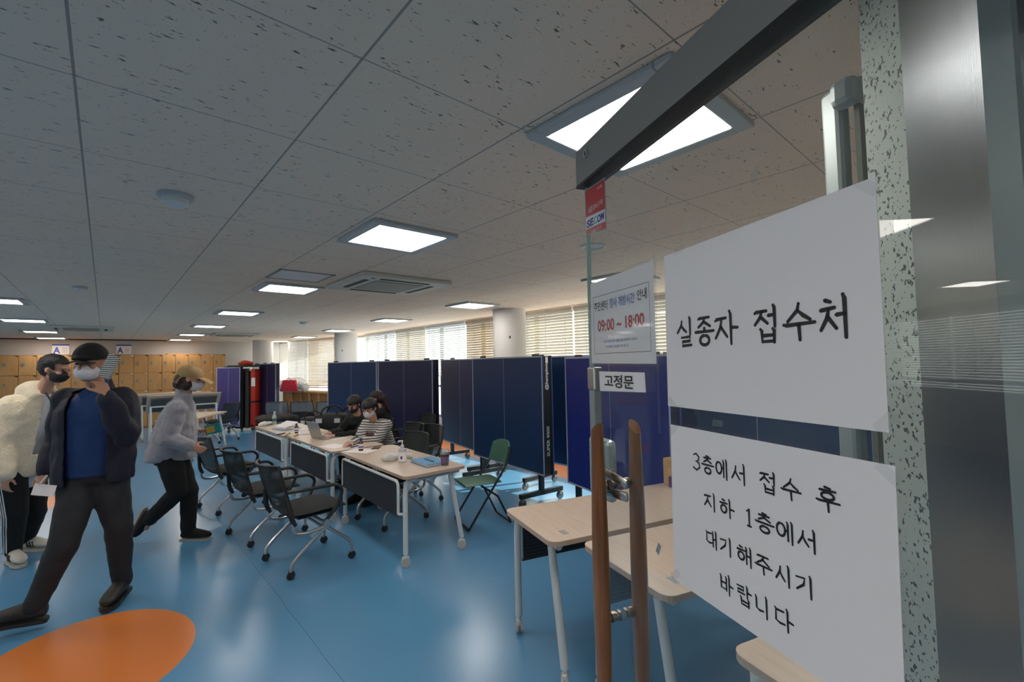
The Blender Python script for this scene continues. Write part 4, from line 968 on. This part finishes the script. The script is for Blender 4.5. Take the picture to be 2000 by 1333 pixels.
# scraps of old tape
G4 = 'scraps of old tape on the door glass'
for i, (u, z, a, lb) in enumerate(((.40, 1.895, .4, 'tiny tape scrap above the upper paper sign, left'), (.56, 1.93, 1.1, 'tiny tape scrap above the upper paper sign, right'), (.20, 1.905, .2, 'tiny tape scrap above the notice'),
                               (.46, 1.5385, .1, 'flat tape scrap in the gap between the paper signs'), (.28, 1.26, 1.2, 'grey torn tape tag beside the inner wooden handle'))):
    mb = MB(); c, s = math.cos(a), math.sin(a)
    mb.prism([dp(u+c*x-s*y, z+s*x+c*y, .0062) for x, y in ((-.012, -.005), (.012, -.006), (.013, .004), (-.01, .006))], DN, .0004)
    o = mb.build('tape_scrap', 'clear' if i < 4 else 'alu'); tag(o, lb, 'tape', G4)

# ------------------------------------------------------------------ pier and steel jamb seen through the glass
def vray(x, d): p = at(x, 640, d); return Vector((p.x, p.y, 0))
a, b = vray(1712, 1.03), vray(1812, .90); n_ = (b-a).normalized(); away = Vector((-n_.y, n_.x, 0)); away = away if away.dot(a) > 0 else -away
struct(MB().prism([a, b, b+away*.5, a+away*.5], UP, CEIL).build('wall_pier', 'speckle'), 'pier papered with black-speckled pattern beside the glass door')
c = vray(1961, .60); c2 = vray(2200, .52)
struct(MB().prism([b-away*.02+n_*.001, c, c+away*.45, b+away*.42+n_*.001], UP, CEIL).build('trim_1', 'brushed'), 'brushed steel door jamb')
d1 = c+(c2-c).normalized()*.03
struct(MB().prism([c+Vector((-.004, .004, 0)), d1+Vector((-.006, .004, 0)), d1+away*.4, c+away*.4], UP, CEIL).build('trim_2', 'alu'), 'aluminium corner strip of the jamb')
struct(MB().prism([d1, c2, c2+away*.3, d1+away*.3], UP, CEIL).build('trim_3', 'brushed'), 'second brushed steel face of the jamb')
# tall framed panel behind the pier's edge
P0 = vray(1632, 1.16); P1 = vray(1670, 1.10); P2 = vray(1735, 1.30)
t = thing('framed_panel', 'tall grey board with rounded aluminium frame standing beside the speckled pier', 'board', P0); dx = (P1-P0).normalized(); dy = Vector((-dx.y, dx.x, 0)); dy = dy if dy.dot(P0) > 0 else -dy
wv = (vray(1790, 1.22)-P1).normalized(); 
MB().obox(Vector((.0, .0, 1.19))+dy*.03, ((P1-P0).length, .035, 2.30), dx, dy, UP, .012).build('frame_post', 'alu', t)
q = P1-P0; MB().obox(q+wv*.30+UP*1.17+dy*.035, (.60, .012, 2.20), wv, Vector((-wv.y, wv.x, 0)), UP).build('panel', 'panelgrey', t)
MB().obox(q+wv*.30+UP*2.31+dy*.03, (.62, .05, .05), wv, Vector((-wv.y, wv.x, 0)), UP, .015).build('top_frame', 'alu', t)
MB().obox(q+wv*.30+UP*.05+dy*.03, (.62, .05, .05), wv, Vector((-wv.y, wv.x, 0)), UP, .015).build('bottom_frame', 'alu', t)
MB().obox(q+wv*.015+UP*2.30+dy*.0, (.05, .06, .07), wv, Vector((-wv.y, wv.x, 0)), UP, .018).build('corner_cap', 'alu', t)
# light switch side wall closing the room right of the pier
struct(MB().box((1.55, -.95, 0), (WX, -.85, CEIL)).build('wall_front', 'wall'))
# ------------------------------------------------------------------ people
def rebase(root, base):
    """move the figure's origin to the floor point it stands or sits on"""
    base = Vector(base); T = Matrix.Translation(-base); seen = set()
    def go(o):
        if o.type == 'MESH' and o.data not in seen: o.data.transform(T); seen.add(o.data)
        for c in [q for q in bpy.data.objects if q.parent == o]: go(c)
    go(root); root.location = base
def frame3(f, u):
    f = Vector(f).normalized(); r = f.cross(Vector(u)).normalized(); return r, f, r.cross(f)
def head(mb, c, f, u, s=1.0):
    r, f, u = frame3(f, u); M = Matrix((( r[0], f[0], u[0]), (r[1], f[1], u[1]), (r[2], f[2], u[2]))).to_4x4(); c = Vector(c)
    P = lambda x, y, z: c+(r*x+f*y+u*z)*s
    mb.ell(P(0, -.012, .028), (.076*s, .094*s, .092*s), M, 20); mb.ell(P(0, .022, -.035), (.060*s, .070*s, .075*s), M, 18); mb.ell(P(0, .052, -.085), (.032*s, .03*s, .026*s), M, 12)
    mb.cap_(P(0, .088, .012), P(0, .112, -.022), .009*s, .014*s, 10)                        # nose
    mb.ell(P(0, .082, .032), (.052*s, .016*s, .012*s), M, 12)                              # brow
    mb.ell(P(.036, .062, -.018), (.022*s, .026*s, .020*s), M); mb.ell(P(-.036, .062, -.018), (.022*s, .026*s, .020*s), M)
    mb.ell(P(0, .092, -.052), (.024*s, .012*s, .007*s), M, 10); mb.ell(P(0, .090, -.062), (.020*s, .012*s, .007*s), M, 10)
    for k in (-1, 1): mb.ell(P(k*.077, -.004, -.002), (.009*s, .020*s, .032*s), M, 10)
    return P, M, r, f, u
def hand(mb, w, d, n, s=1.0, curl=.5, side=1, spread=.12):
    """wrist w, pointing d, palm normal n, thumb on side"""
    w = Vector(w); d = Vector(d).normalized(); n = Vector(n); n = (n-d*n.dot(d)).normalized(); x = d.cross(n)*side
    M = Matrix(((x[0], d[0], n[0]), (x[1], d[1], n[1]), (x[2], d[2], n[2]))).to_4x4()
    mb.ell(w+d*.045*s, (.040*s, .052*s, .015*s), M, 14); mb.cap_(w-d*.02, w+d*.02*s, .024*s, .026*s)
    for k, (off, L) in enumerate(((.030, .068), (.010, .078), (-.011, .072), (-.030, .056))):
        a = w+d*.085*s+x*off*s; dd = (d+x*spread*off*14).normalized(); c1 = curl*(.8+.12*k); p = a
        for j, (seg, rr) in enumerate(((.42, .0088), (.32, .0080), (.26, .0072))):
            ang = c1*(j+.6); q = p+(dd*math.cos(ang)+n*math.sin(ang))*L*seg*s; mb.cap_(p, q, rr*s, rr*.93*s, 8); p = q
    a = w+d*.02*s+x*.030*s; b = a+(d*.6+x*.75+n*.25).normalized()*.040*s; c = b+(d*.9+x*.15+n*.4).normalized()*.034*s
    mb.cap_(a, b, .0125*s, .0105*s, 8); mb.cap_(b, c, .0105*s, .009*s, 8)
def limb(mb, pts, rs, seg=12):
    for (a, b), (p, q) in zip(zip(pts, pts[1:]), zip(rs, rs[1:])): mb.cap_(a, b, p, q, seg)
def shoe(nm, parent, ank, toe_dir, m, sole, s=1.0, up=(0, 0, 1), stripes=None, L=.27, hi=.05):
    d = Vector(toe_dir).normalized(); u = Vector(up); u = (u-d*u.dot(d)).normalized(); r = d.cross(u); M = Matrix(((r[0], d[0], u[0]), (r[1], d[1], u[1]), (r[2], d[2], u[2]))).to_4x4()
    c = Vector(ank)-u*.075*s+d*.055*s; mb = MB()
    rg = [(-.115, .028, .020, .035), (-.105, .038, .042, .045), (-.05, .040, .055, .052), (.02, .042, .045, .042), (.08, .048, .034, .034), (.125, .042, .026, .028), (.15, .026, .016, .02)]
    mb.loft([(c+d*y*s+u*(zc*s), r, u, w_*s, h_*s) for y, w_, h_, zc in rg], 16); mb.cap_(c-d*.05*s+u*.05*s, c-d*.055*s+u*(.05+hi)*s, .044*s, .042*s)
    o = mb.organic(nm, m, parent, .006, 1)
    sl = MB(); pts = []
    for y, w_ in ((-.125, .02), (-.11, .036), (-.05, .040), (.02, .040), (.08, .049), (.13, .040), (.158, .018)): pts.append((y, w_))
    poly = [c+d*y*s+r*w_*s-u*.006*s for y, w_ in pts]+[c+d*y*s-r*w_*s-u*.006*s for y, w_ in pts[::-1]]
    sl.prism(poly, -u, .022*s).build('sole', sole, o)
    lc = MB()
    for k in range(5): y = .0+k*.018; lc.tube([c+(d*y-r*.026+u*(.078-.5*y))*s, c+(d*y+u*(.090-.5*y))*s, c+(d*y+r*.026+u*(.078-.5*y))*s], .003, 5)
    lc.build('laces', sole if m != 'darkleather' else 'black', o)
    if stripes:
        b = MB()
        for k in range(3):
            for sd in (-1, 1):
                y = -.01+k*.026; b.obox(c+(d*y+r*sd*(.0415-.012*0)+u*.035)*s, (.006*s, .011*s, .050*s), r, (d*.85+u*.3).normalized(), (u*.9-d*.3).normalized())
        b.build('side_stripes', 'black', o)
    return o
def torso_rings(pel, chest, neck, r, f, w_=(.165, .150, .185, .17), dpt=(.115, .105, .125, .085), add=0, drop=0):
    u = (chest-pel).normalized(); out = []
    for t, a, b in ((-.10-drop, w_[0]*.96, dpt[0]), (0, w_[0], dpt[0]), (.45, w_[1], dpt[1]), (.85, w_[2], dpt[2]), (1.0, w_[2], dpt[2]*.95)):
        out.append((pel+(chest-pel)*t, r, f, a+add, b+add))
    out.append((chest+(neck-chest)*.55, r, f, w_[3]*.86+add, dpt[3]+add)); out.append((chest+(neck-chest)*.85, r, f, .085+add, .07+add)); return out
def eyes(parent, P, s=1):
    mb = MB()
    for k in (-1, 1): mb.ell(P(k*.031, .080, .010), (.011*s, .008*s, .006*s), None, 10)
    mb.build('eyes', 'eye', parent, True)
def face_mask(parent, c, f, u, m, s=1.0):
    r, f, u = frame3(f, u); M = Matrix(((r[0], f[0], u[0]), (r[1], f[1], u[1]), (r[2], f[2], u[2]))).to_4x4(); c = Vector(c); mb = MB()
    P = lambda x, y, z: c+(r*x+f*y+u*z)*s
    mb.ell(P(0, .034, -.045), (.066*s, .078*s, .062*s), M, 18); mb.ell(P(0, .075, -.035), (.036*s, .048*s, .045*s), M, 14)
    o = mb.organic('face_mask', m, parent, .006, 2, cut=lambda v: (v-c).dot(f) < .012*s)
    MB().tube([P(.064, .02, -.02), P(.082, -.01, .01), P(.080, -.022, -.01), P(.064, .015, -.05)], .0022, 5).tube([P(-.064, .02, -.02), P(-.082, -.01, .01), P(-.080, -.022, -.01), P(-.064, .015, -.05)], .0022, 5).build('ear_loops', m, o)
    return P
def person_body(J, m='skin', s=1.0, vox=.008, hands=True, headdir=None, up=(0, 0, 1), hd=None):
    mb = MB(); r, f = J['r'], J['f']
    mb.loft(torso_rings(J['pel'], J['chest'], J['neck'], r, f, add=-.02))
    mb.cap_(J['neck']-Vector((0, 0, .05)), J['neck']+(J['head']-J['neck'])*.55, .052, .050)
    P, M, hr, hf, hu = head(mb, J['head'], J['hf'], J.get('hu', Vector((0, 0, 1))), J.get('hs', 1.0))
    for k in 'LR':
        if 'sh'+k in J:
            limb(mb, [J['sh'+k], J['el'+k], J['wr'+k]], [.045, .036, .024]); limb(mb, [J['chest']+(J['neck']-J['chest'])*.4, J['sh'+k]], [.06, .048])
            hand(mb, J['wr'+k], *J['hd'+k])
        if 'kn'+k in J: limb(mb, [J['hip'+k], J['kn'+k], J['an'+k]], [.072, .048, .034]); mb.cap_(J['an'+k], J['an'+k]+J['toe'+k]*.07-Vector((0, 0, .02)), .032, .024)
    b = mb.organic('person', m, None, vox, 1)
    return b, P, (hr, hf, hu)
def trousers(J, m, parent, wst=.0, add=.02, fold=.006, rs=(.100, .072, .062, .055), vox=.011):
    mb = MB(); r, f, pel, chest = J['r'], J['f'], J['pel'], J['chest']; u = (chest-pel)
    mb.loft([(pel+u*t, r, f, a, b) for t, a, b in ((-.22, .13, .11), (-.1, .175, .13), (.05, .172, .125), (.30+wst, .155, .115))])
    for k in 'LR':
        a, b, c = J['hip'+k], J['kn'+k], J['an'+k]; limb(mb, [a, a.lerp(b, .5), b, b.lerp(c, .5), c+(c-b).normalized()*-.0], [rs[0], rs[0]*.90, rs[1], rs[2]*1.08, rs[3]], 14)
    return mb.organic('trousers', m, parent, vox, 2, fold=fold, fscale=7)
def sleeve(mb, J, k, rs=(.072, .058, .046)):
    limb(mb, [J['chest']+(J['neck']-J['chest'])*.45, J['sh'+k]], [.085, rs[0]]); limb(mb, [J['sh'+k], J['el'+k], J['wr'+k].lerp(J['el'+k], .10)], list(rs))
Z = Vector((0, 0, 1))

# --- phoning man in open navy jacket, stepping towards the left
J = {}; f = Vector((-.30, -.95, 0)).normalized(); J['f'] = f; J['r'] = f.cross(Z).normalized()   # r = his right
d0 = 3.12
J['head'] = at(176, 712, d0-.08); J['hf'] = Vector((-.42, -.90, -.08)); J['neck'] = at(192, 760, d0); J['chest'] = at(192, 800, d0); J['pel'] = at(185, 915, d0)
J['shR'] = at(131, 782, d0-.02); J['shL'] = at(240, 780, d0+.04)
J['elL'] = at(248, 852, d0-.10); J['wrL'] = at(205, 770, d0-.28); J['hdL'] = ((at(190, 728, d0-.2)-J['wrL']), (at(150, 740, d0-.1)-J['wrL']), 1.0, .55, 1)
J['elR'] = at(112, 865, d0+.03); J['wrR'] = at(88, 925, d0-.10); J['hdR'] = ((at(70, 962, d0-.16)-J['wrR']), (.5, .5, .1), 1.0, .6, -1)
J['hipR'] = at(158, 925, d0-.02); J['hipL'] = at(212, 925, d0+.05)
J['knR'] = at(128, 1055, d0-.16); J['anR'] = at(68, 1182, d0-.20); J['toeR'] = (at(0, 1215, d0-.28)-at(68, 1205, d0-.2)).normalized()
J['knL'] = at(232, 1030, d0+.08); J['anL'] = at(238, 1132, d0+.18); J['toeL'] = Vector((-.42, -.90, -.05)).normalized()
man, P, fr = person_body(J, 'skindark'); tag(man, 'person in open navy jacket, blue shirt and black cap walking, phone at the face', 'person'); eyes(man, P)
face_mask(man, J['head'], J['hf'], Z, 'maskwhite')
mb = MB(); mb.loft(torso_rings(J['pel'], J['chest'], J['neck'], J['r'], f, w_=(.175, .175, .185, .165), dpt=(.14, .145, .135, .095), add=.004)); mb.cap_(J['neck']-Z*.03, J['neck']+Z*.02, .066, .062)
mb.organic('polo_shirt', 'blueshirt', man, .010, 2, .006, 8)
mb = MB(); R_ = torso_rings(J['pel'], J['chest'], J['neck'], J['r'], f, w_=(.22, .21, .222, .20), dpt=(.175, .165, .16, .11), add=.008, drop=.12)
mb.loft(R_); sleeve(mb, J, 'L', (.088, .078, .060)); sleeve(mb, J, 'R', (.085, .072, .058))
mb.cap_(J['neck']-f*.06+Z*.0, J['neck']-f*.05+Z*.03, .085, .07)
ax = J['chest']
def opening(v, J=J, f=f):
    p = v-J['pel']; r_ = J['r']; return p.dot(f) > .045 and -.105 < p.dot(r_) < .105 and v.z < J['neck'].z+.05 and (v-J['wrL']).length > .14 and (v-J['elL'].lerp(J['wrL'], .5)).length > .13 and (v-J['wrR']).length > .1
jk = mb.organic('jacket', 'navyjacket', man, .010, 2, .015, 6, cut=opening, thick=.007)
trousers(J, 'charcoal', man, rs=(.112, .082, .066, .060), fold=.008)
for s_ in (-1, 1): MB().loft([(J['neck']+J['r']*s_*.045+f*(.075+.0*k)-Z*(.0+.03*k), (J['r']*s_*.8-Z*.5).normalized(), f, .045-.012*k, .008) for k in range(3)], 10).build('shirt_collar', 'blueshirt', man, True)
MB().loft([(J['pel']+(J['chest']-J['pel'])*t, J['r'], f, .166, .128) for t in (.20, .27)]).build('belt', 'black', man, True)
for k in 'LR': shoe('shoe', man, J['an'+k], J['toe'+k], 'darkleather', 'black', 1.08, hi=.07)
# cap
r, hf, hu = fr; c = J['head']; M = Matrix(((r[0], hf[0], hu[0]), (r[1], hf[1], hu[1]), (r[2], hf[2], hu[2]))).to_4x4()
mb = MB(); mb.ell(P(0, -.014, .040), (.092, .112, .105), M, 20); mb.ell(P(0, .075, .045), (.06, .05, .02), M, 12); cp = mb.organic('cap', 'blackcloth', man, .007, 1, cut=lambda v: (v-c).dot(hu) < .030)
mb = MB(); mb.loft([(P(x, .085+.055*math.cos(x*13), .032-abs(x)*.25), hf, hu, .045, .004) for x in (-.07, -.05, -.02, 0, .02, .05, .07)], 12); mb.build('cap_brim', 'blackcloth', cp, True)
mb = MB(); mb.ell(P(0, -.040, .005), (.084, .075, .075), M, 16); mb.organic('hair', 'hair', man, .008, 1, .002, 40, cut=lambda v: (v-c).dot(hf) > .035)
rebase(man, (at(150, 1200, 3.1).x, at(150, 1200, 3.1).y, 0))
t = thing('smartphone', 'phone in a zebra-striped case held to the face of the person in the navy jacket', 'phone', at(214, 716, d0-.27)); dd = (CR*.45+Z*.9).normalized(); xx = CR.cross(dd).normalized() if False else (CR-dd*CR.dot(dd)).normalized()
MB().obox((0, 0, 0), (.078, .155, .010), xx, dd, xx.cross(dd), .006).build('phone_case', 'phonestripe', t)
MB().obox(xx.cross(dd)*-.0055, (.070, .145, .0012), xx, dd, xx.cross(dd)).build('screen', 'black', t)
t = MB(); q = at(86, 958, d0-.22); dn = (CR*.9+CF*.4).normalized()
t.obox((0, 0, 0), (.11, .002, .07), dn, CF, Z); o = t.build('paper_slip', 'paper'); o.location = q; o.rotation_euler = (0, .25, 0); tag(o, 'small white paper slip in the hand of the person in the navy jacket', 'paper')
q = at(76, 948, d0-.25); o = MB().tube([(0, 0, 0), CR*.05+Z*.06], .005, 6).build('pen', 'inkwhite', None, True); o.location = q; tag(o, 'white pen held with the paper slip', 'pen')

# --- person in cream fleece, at the left edge
J = {}; f = Vector((.58, -.80, 0)).normalized(); J['f'] = f; J['r'] = f.cross(Z).normalized(); d0 = 3.95
J['head'] = at(108, 722, d0-.02); J['hf'] = Vector((.82, -.55, -.28)); J['neck'] = at(82, 762, d0); J['chest'] = at(62, 805, d0); J['pel'] = at(40, 912, d0+.02)
J['shR'] = at(22, 795, d0-.12); J['shL'] = at(98, 790, d0+.12); J['elR'] = at(2, 868, d0-.18); J['wrR'] = at(10, 930, d0-.22); J['hdR'] = ((0, 0, -1), (.5, .5, 0), 1, .5, 1)
J['elL'] = at(112, 860, d0+.15); J['wrL'] = at(100, 905, d0+.05); J['hdL'] = ((0, -.2, -1), (-.5, .5, 0), 1, .5, -1)
J['hipR'] = at(22, 925, d0-.08); J['hipL'] = at(62, 925, d0+.12); J['knR'] = at(30, 1005, d0-.05); J['anR'] = at(25, 1075, d0); J['toeR'] = Vector((.35, -.93, 0)).normalized()
J['knL'] = at(68, 1000, d0+.18); J['anL'] = at(52, 1052, d0+.28); J['toeL'] = Vector((.75, -.65, 0)).normalized()
b, P, fr = person_body(J, 'skin'); tag(b, 'person in cream hooded fleece and black striped track trousers leaning in at the left edge', 'person'); eyes(b, P)
face_mask(b, J['head'], J['hf'], Z, 'maskblack')
mb = MB(); mb.loft(torso_rings(J['pel'], J['chest'], J['neck'], J['r'], f, w_=(.205, .20, .20, .18), dpt=(.165, .16, .155, .11), add=.012, drop=.06)); sleeve(mb, J, 'R', (.100, .092, .075)); sleeve(mb, J, 'L', (.095, .085, .070))
hb = J['neck']-f*.07; mb.ell(hb+Z*.0, (.13, .12, .085)); mb.cap_(J['neck']+f*.03-Z*.05+J['r']*.07, hb+Z*.01+J['r']*.06, .05, .055); mb.cap_(J['neck']+f*.03-Z*.05-J['r']*.07, hb+Z*.01-J['r']*.06, .05, .055)
def op2(v, J=J, f=f): p = v-J['chest']; q = p.dot(J['r']); return p.dot(f) > .05 and -.05 < q < .025 and (v-J['neck']).length > .0 and v.z < J['neck'].z+.05 and v.z > J['pel'].z+.12
jk = mb.organic('fleece_jacket', 'fleececream', b, .011, 2, .005, 10, cut=op2, thick=.01)
MB().tube(smooth_path([J['neck']+f*.12+J['r']*.05-Z*.02, J['neck']+f*.17+J['r']*.04-Z*.10, J['neck']+f*.175+J['r']*.02-Z*.22]), .007, 6).build('drawstring', 'black', jk, True)
MB().loft(torso_rings(J['pel'], J['chest'], J['neck'], J['r'], f, add=.012, drop=.30)).organic('t_shirt', 'whitecloth', b, .012, 2, .005)
tr = trousers(J, 'blackcloth', b, rs=(.105, .082, .068, .060)); mb = MB()
for kk in (-1, 0, 1):
    for a_, b_, ra, rb in ((J['hipR'], J['knR'], .103, .085), (J['knR'], J['anR'], .085, .064)):
        side = (CF*-1+J['r']*.25).normalized(); mb.tube([a_+side*(ra+.001)+CR*kk*.020, b_+side*(rb+.001)+CR*kk*.018], .0045, 6)
mb.build('side_stripes', 'inkwhite', tr, True)
for k in 'LR': shoe('shoe', b, J['an'+k], J['toe'+k], 'shoewhite', 'solewhite', 1.05, stripes=True)
r, hf, hu = fr; c = J['head'].copy(); mb = MB(); M = Matrix(((r[0], hf[0], hu[0]), (r[1], hf[1], hu[1]), (r[2], hf[2], hu[2]))).to_4x4()
mb.ell(P(0, -.022, .045), (.090, .108, .085), M, 20); mb.ell(P(0, -.05, .0), (.082, .07, .075), M, 16); mb.organic('hair', 'hair', b, .008, 1, .006, 30, cut=lambda v: (v-c).dot(hf) > .045 and (v-c).dot(hu) < .065)
rebase(b, (at(40, 1085, d0).x, at(40, 1085, d0).y, 0))

# --- walking person in grey fleece and tan cap
J = {}; f = Vector((.97, -.25, 0)).normalized(); J['f'] = f; J['r'] = f.cross(Z).normalized(); d0 = 4.35
J['head'] = at(372, 741, d0); J['hf'] = Vector((.95, -.30, -.22)); J['neck'] = at(358, 774, d0); J['chest'] = at(348, 808, d0); J['pel'] = at(334, 888, d0)
J['shR'] = at(346, 800, d0-.15); J['shL'] = at(352, 798, d0+.15); J['elR'] = at(326, 858, d0-.24); J['wrR'] = at(374, 872, d0-.20); J['hdR'] = ((CR*.9-Z*.35), (.3, .5, -.2), .95, .9, 1)
J['elL'] = at(352, 850, d0+.2); J['wrL'] = at(386, 842, d0+.14); J['hdL'] = (CR*.95+Z*.05, (.25, .35, 1), .95, .55, -1)
J['hipR'] = at(332, 895, d0-.08); J['hipL'] = at(342, 895, d0+.08)
J['knL'] = at(370, 960, d0+.06); J['anL'] = at(368, 1036, d0+.06); J['toeL'] = Vector((.80, -.60, 0)).normalized()
J['knR'] = at(347, 962, d0-.08); J['anR'] = at(293, 1014, d0-.08); J['toeR'] = (CR*-.45-Z*.9).normalized()
b, P, fr = person_body(J, 'skin'); tag(b, 'person in grey fleece pullover, black trousers and tan cap walking to the right', 'person'); eyes(b, P); face_mask(b, J['head'], J['hf'], Z, 'maskwhite')
mb = MB(); mb.loft(torso_rings(J['pel'], J['chest'], J['neck'], J['r'], f, w_=(.20, .20, .20, .17), dpt=(.20, .185, .15, .11), add=.004, drop=.02)); sleeve(mb, J, 'R', (.085, .080, .055)); sleeve(mb, J, 'L', (.08, .075, .055)); mb.cap_(J['neck']-Z*.04, J['neck']+Z*.035, .080, .070)
mb.organic('fleece_pullover', 'fleecegrey', b, .010, 2, .009, 11)
mb = MB(); pel = J['pel']; mb.loft([(pel+(J['chest']-pel)*t, J['r'], f, a, q) for t, a, q in ((-.22, .12, .12), (-.1, .165, .135), (.05, .165, .135), (.25, .15, .12))])
for k in 'LR': limb(mb, [J['hip'+k], J['hip'+k].lerp(J['kn'+k], .5), J['kn'+k], J['an'+k]], [.108, .098, .078, .062], 14)
mb.organic('trousers', 'blackcloth', b, .011, 2, .006, 8)
shoe('shoe', b, J['anL'], J['toeL'], 'blackcloth', 'solewhite', 1.0); shoe('shoe', b, J['anR'], J['toeR'], 'blackcloth', 'solewhite', 1.0, up=(CR*-1+Z*.4)*-1)
r, hf, hu = fr; c = J['head'].copy(); M = Matrix(((r[0], hf[0], hu[0]), (r[1], hf[1], hu[1]), (r[2], hf[2], hu[2]))).to_4x4()
mb = MB(); mb.ell(P(0, -.012, .040), (.092, .110, .098), M, 20); cp = mb.organic('cap', 'tan', b, .007, 1, cut=lambda v: (v-c).dot(hu)+(v-c).dot(hf)*.0 < .012)
mb = MB(); mb.loft([(P(x, .100+.035*math.cos(x*14), .022-abs(x)*.22), (hf-hu*.35).normalized(), hu, .062, .004) for x in (-.07, -.05, -.02, 0, .02, .05, .07)], 12); mb.build('cap_brim', 'tan', cp, True)
MB().tube([P(.078, -.05, .03), P(.085, -.075, -.01), P(.080, -.085, -.05)], .008, 6).build('cap_strap', 'tan', cp, True)
mb = MB(); mb.ell(P(0, -.045, -.015), (.088, .085, .080), M, 16); mb.ell(P(0, -.07, -.055), (.085, .062, .055), M, 14); mb.ell(P(.06, -.01, -.055), (.03, .05, .055), M, 12); mb.ell(P(-.06, -.01, -.055), (.03, .05, .055), M, 12)
mb.organic('hair', 'hairbrown', b, .008, 1, .004, 30, cut=lambda v: (v-c).dot(hf) > .045)
rebase(b, (at(350, 1040, d0).x, at(350, 1040, d0).y, 0))
X1 = (CR*.97+Z*.22).normalized(); Y1 = (CF-X1*CF.dot(X1)).normalized(); Z1 = X1.cross(Y1)
t = thing('snack_box', 'teal printed box with yellow picture in the far hand of the capped person', 'box', at(417, 838, d0+.13))
MB().obox((0, 0, 0), (.155, .02, .095), X1, Y1, Z1, .003).build('box_body', 'teal', t); MB().obox(X1*-.025-Y1*.0108, (.085, .001, .060), X1, Y1, Z1).build('picture', 'yellow', t); MB().obox(X1*-.07-Y1*.0108, (.012, .001, .093), X1, Y1, Z1).build('side_print', 'redmat', t)

# --- seated people
def seated(lb, hd, d0, f, top, hairm, mask=None, hdir=None, hands=None, leg='blackcloth', lean=.12, hlong=False, lany=False, shoe_m='blackcloth', name_top='sweater', hu=Z, seat=.47, tr_=True):
    J = {}; f = Vector(f).normalized(); J['f'] = f; r = f.cross(Z).normalized(); J['r'] = r; h = at(*hd, d0); J['head'] = h; J['hf'] = Vector(hdir or (f.x, f.y, -.3)); J['hu'] = hu
    J['neck'] = h-Z*.15-f*(lean*.45); J['chest'] = J['neck']-Z*.13-f*lean*.3; J['pel'] = Vector((J['chest'].x-f.x*lean*1.1, J['chest'].y-f.y*lean*1.1, seat+.09))
    for k, s in (('R', 1), ('L', -1)):
        J['sh'+k] = J['chest']+r*s*.165+Z*.07; w_ = hands[0 if k == 'R' else 1]; J['wr'+k] = w_
        m_ = J['sh'+k].lerp(w_, .5); J['el'+k] = m_-Z*.10+r*s*.05-f*.03; J['hd'+k] = (f+r*-s*.15-Z*.05, (0, 0, -1), .92, .35, s)
        J['hip'+k] = J['pel']+r*s*.09-Z*.03; J['kn'+k] = J['hip'+k]+f*.40+r*s*.03+Z*.0; J['an'+k] = J['kn'+k]-Z*(J['kn'+k].z-.085)-f*.05; J['toe'+k] = f.copy()
    b, P, fr = person_body(J, 'skin', vox=.009); tag(b, lb, 'person'); eyes(b, P)
    if mask: face_mask(b, h, J['hf'], hu, mask)
    mb = MB(); mb.loft(torso_rings(J['pel'], J['chest'], J['neck'], r, f, w_=(.17, .165, .185, .165), add=.014)); sleeve(mb, J, 'R', (.070, .064, .044)); sleeve(mb, J, 'L', (.070, .064, .044))
    tp = mb.organic(name_top, top, b, .010, 2, .007, 10); trousers(J, leg, b)
    for k in 'LR': shoe('shoe', b, J['an'+k], f, shoe_m, 'black', .95)
    rr, hf, hu_ = fr; c = h.copy(); M = Matrix(((rr[0], hf[0], hu_[0]), (rr[1], hf[1], hu_[1]), (rr[2], hf[2], hu_[2]))).to_4x4(); mb = MB()
    mb.ell(P(0, -.012, .040), (.090, .108, .088), M, 20); mb.ell(P(0, -.045, -.01), (.085, .080, .082), M, 16)
    if hlong: mb.cap_(P(0, -.10, -.02), P(.0, -.15, -.22), .05, .03); mb.ell(P(0, -.10, .0), (.05, .05, .05), M)
    mb.organic('hair', hairm, b, .008, 1, .003, 34, cut=lambda v: (v-c).dot(hf) > .04 and (v-c).dot(hu_) < .030)
    if lany:
        a = J['chest']+f*.13; MB().tube([J['neck']+r*.06+f*.06-Z*.03, a+r*.03-Z*.02, a-Z*.16], .004, 6).tube([J['neck']-r*.06+f*.06-Z*.03, a-r*.03-Z*.02, a-Z*.16], .004, 6).build('lanyard', 'red', b, True)
    rebase(b, (J['pel'].x, J['pel'].y, 0)); return b, J
seated('person in black and white striped shirt with red lanyard writing at the tables', (722, 798), 5.62, (-.93, -.37, 0), 'stripeshirt', 'hair', 'maskwhite', (-.85, -.45, -.45), (onz(686, 866, .765), onz(694, 861, .765)), lany=True, leg='brown', name_top='striped_shirt', lean=.16)
seated('person in dark top with black mask and fringe, head bowed behind the laptop', (692, 790), 6.35, (-.90, -.43, 0), 'blackcloth', 'hair', 'maskblack', (-.85, -.42, -.55), (onz(645, 846, .765), onz(652, 852, .765)), lean=.16)
b, J = seated('person with long dark brown hair tied low, sitting behind the striped person', (735, 779), 6.98, (-.75, .65, 0), 'blackcloth', 'hairbrown', None, (-.8, .6, -.2), (at(700, 850, 6.6), at(712, 846, 6.9)), hlong=True)
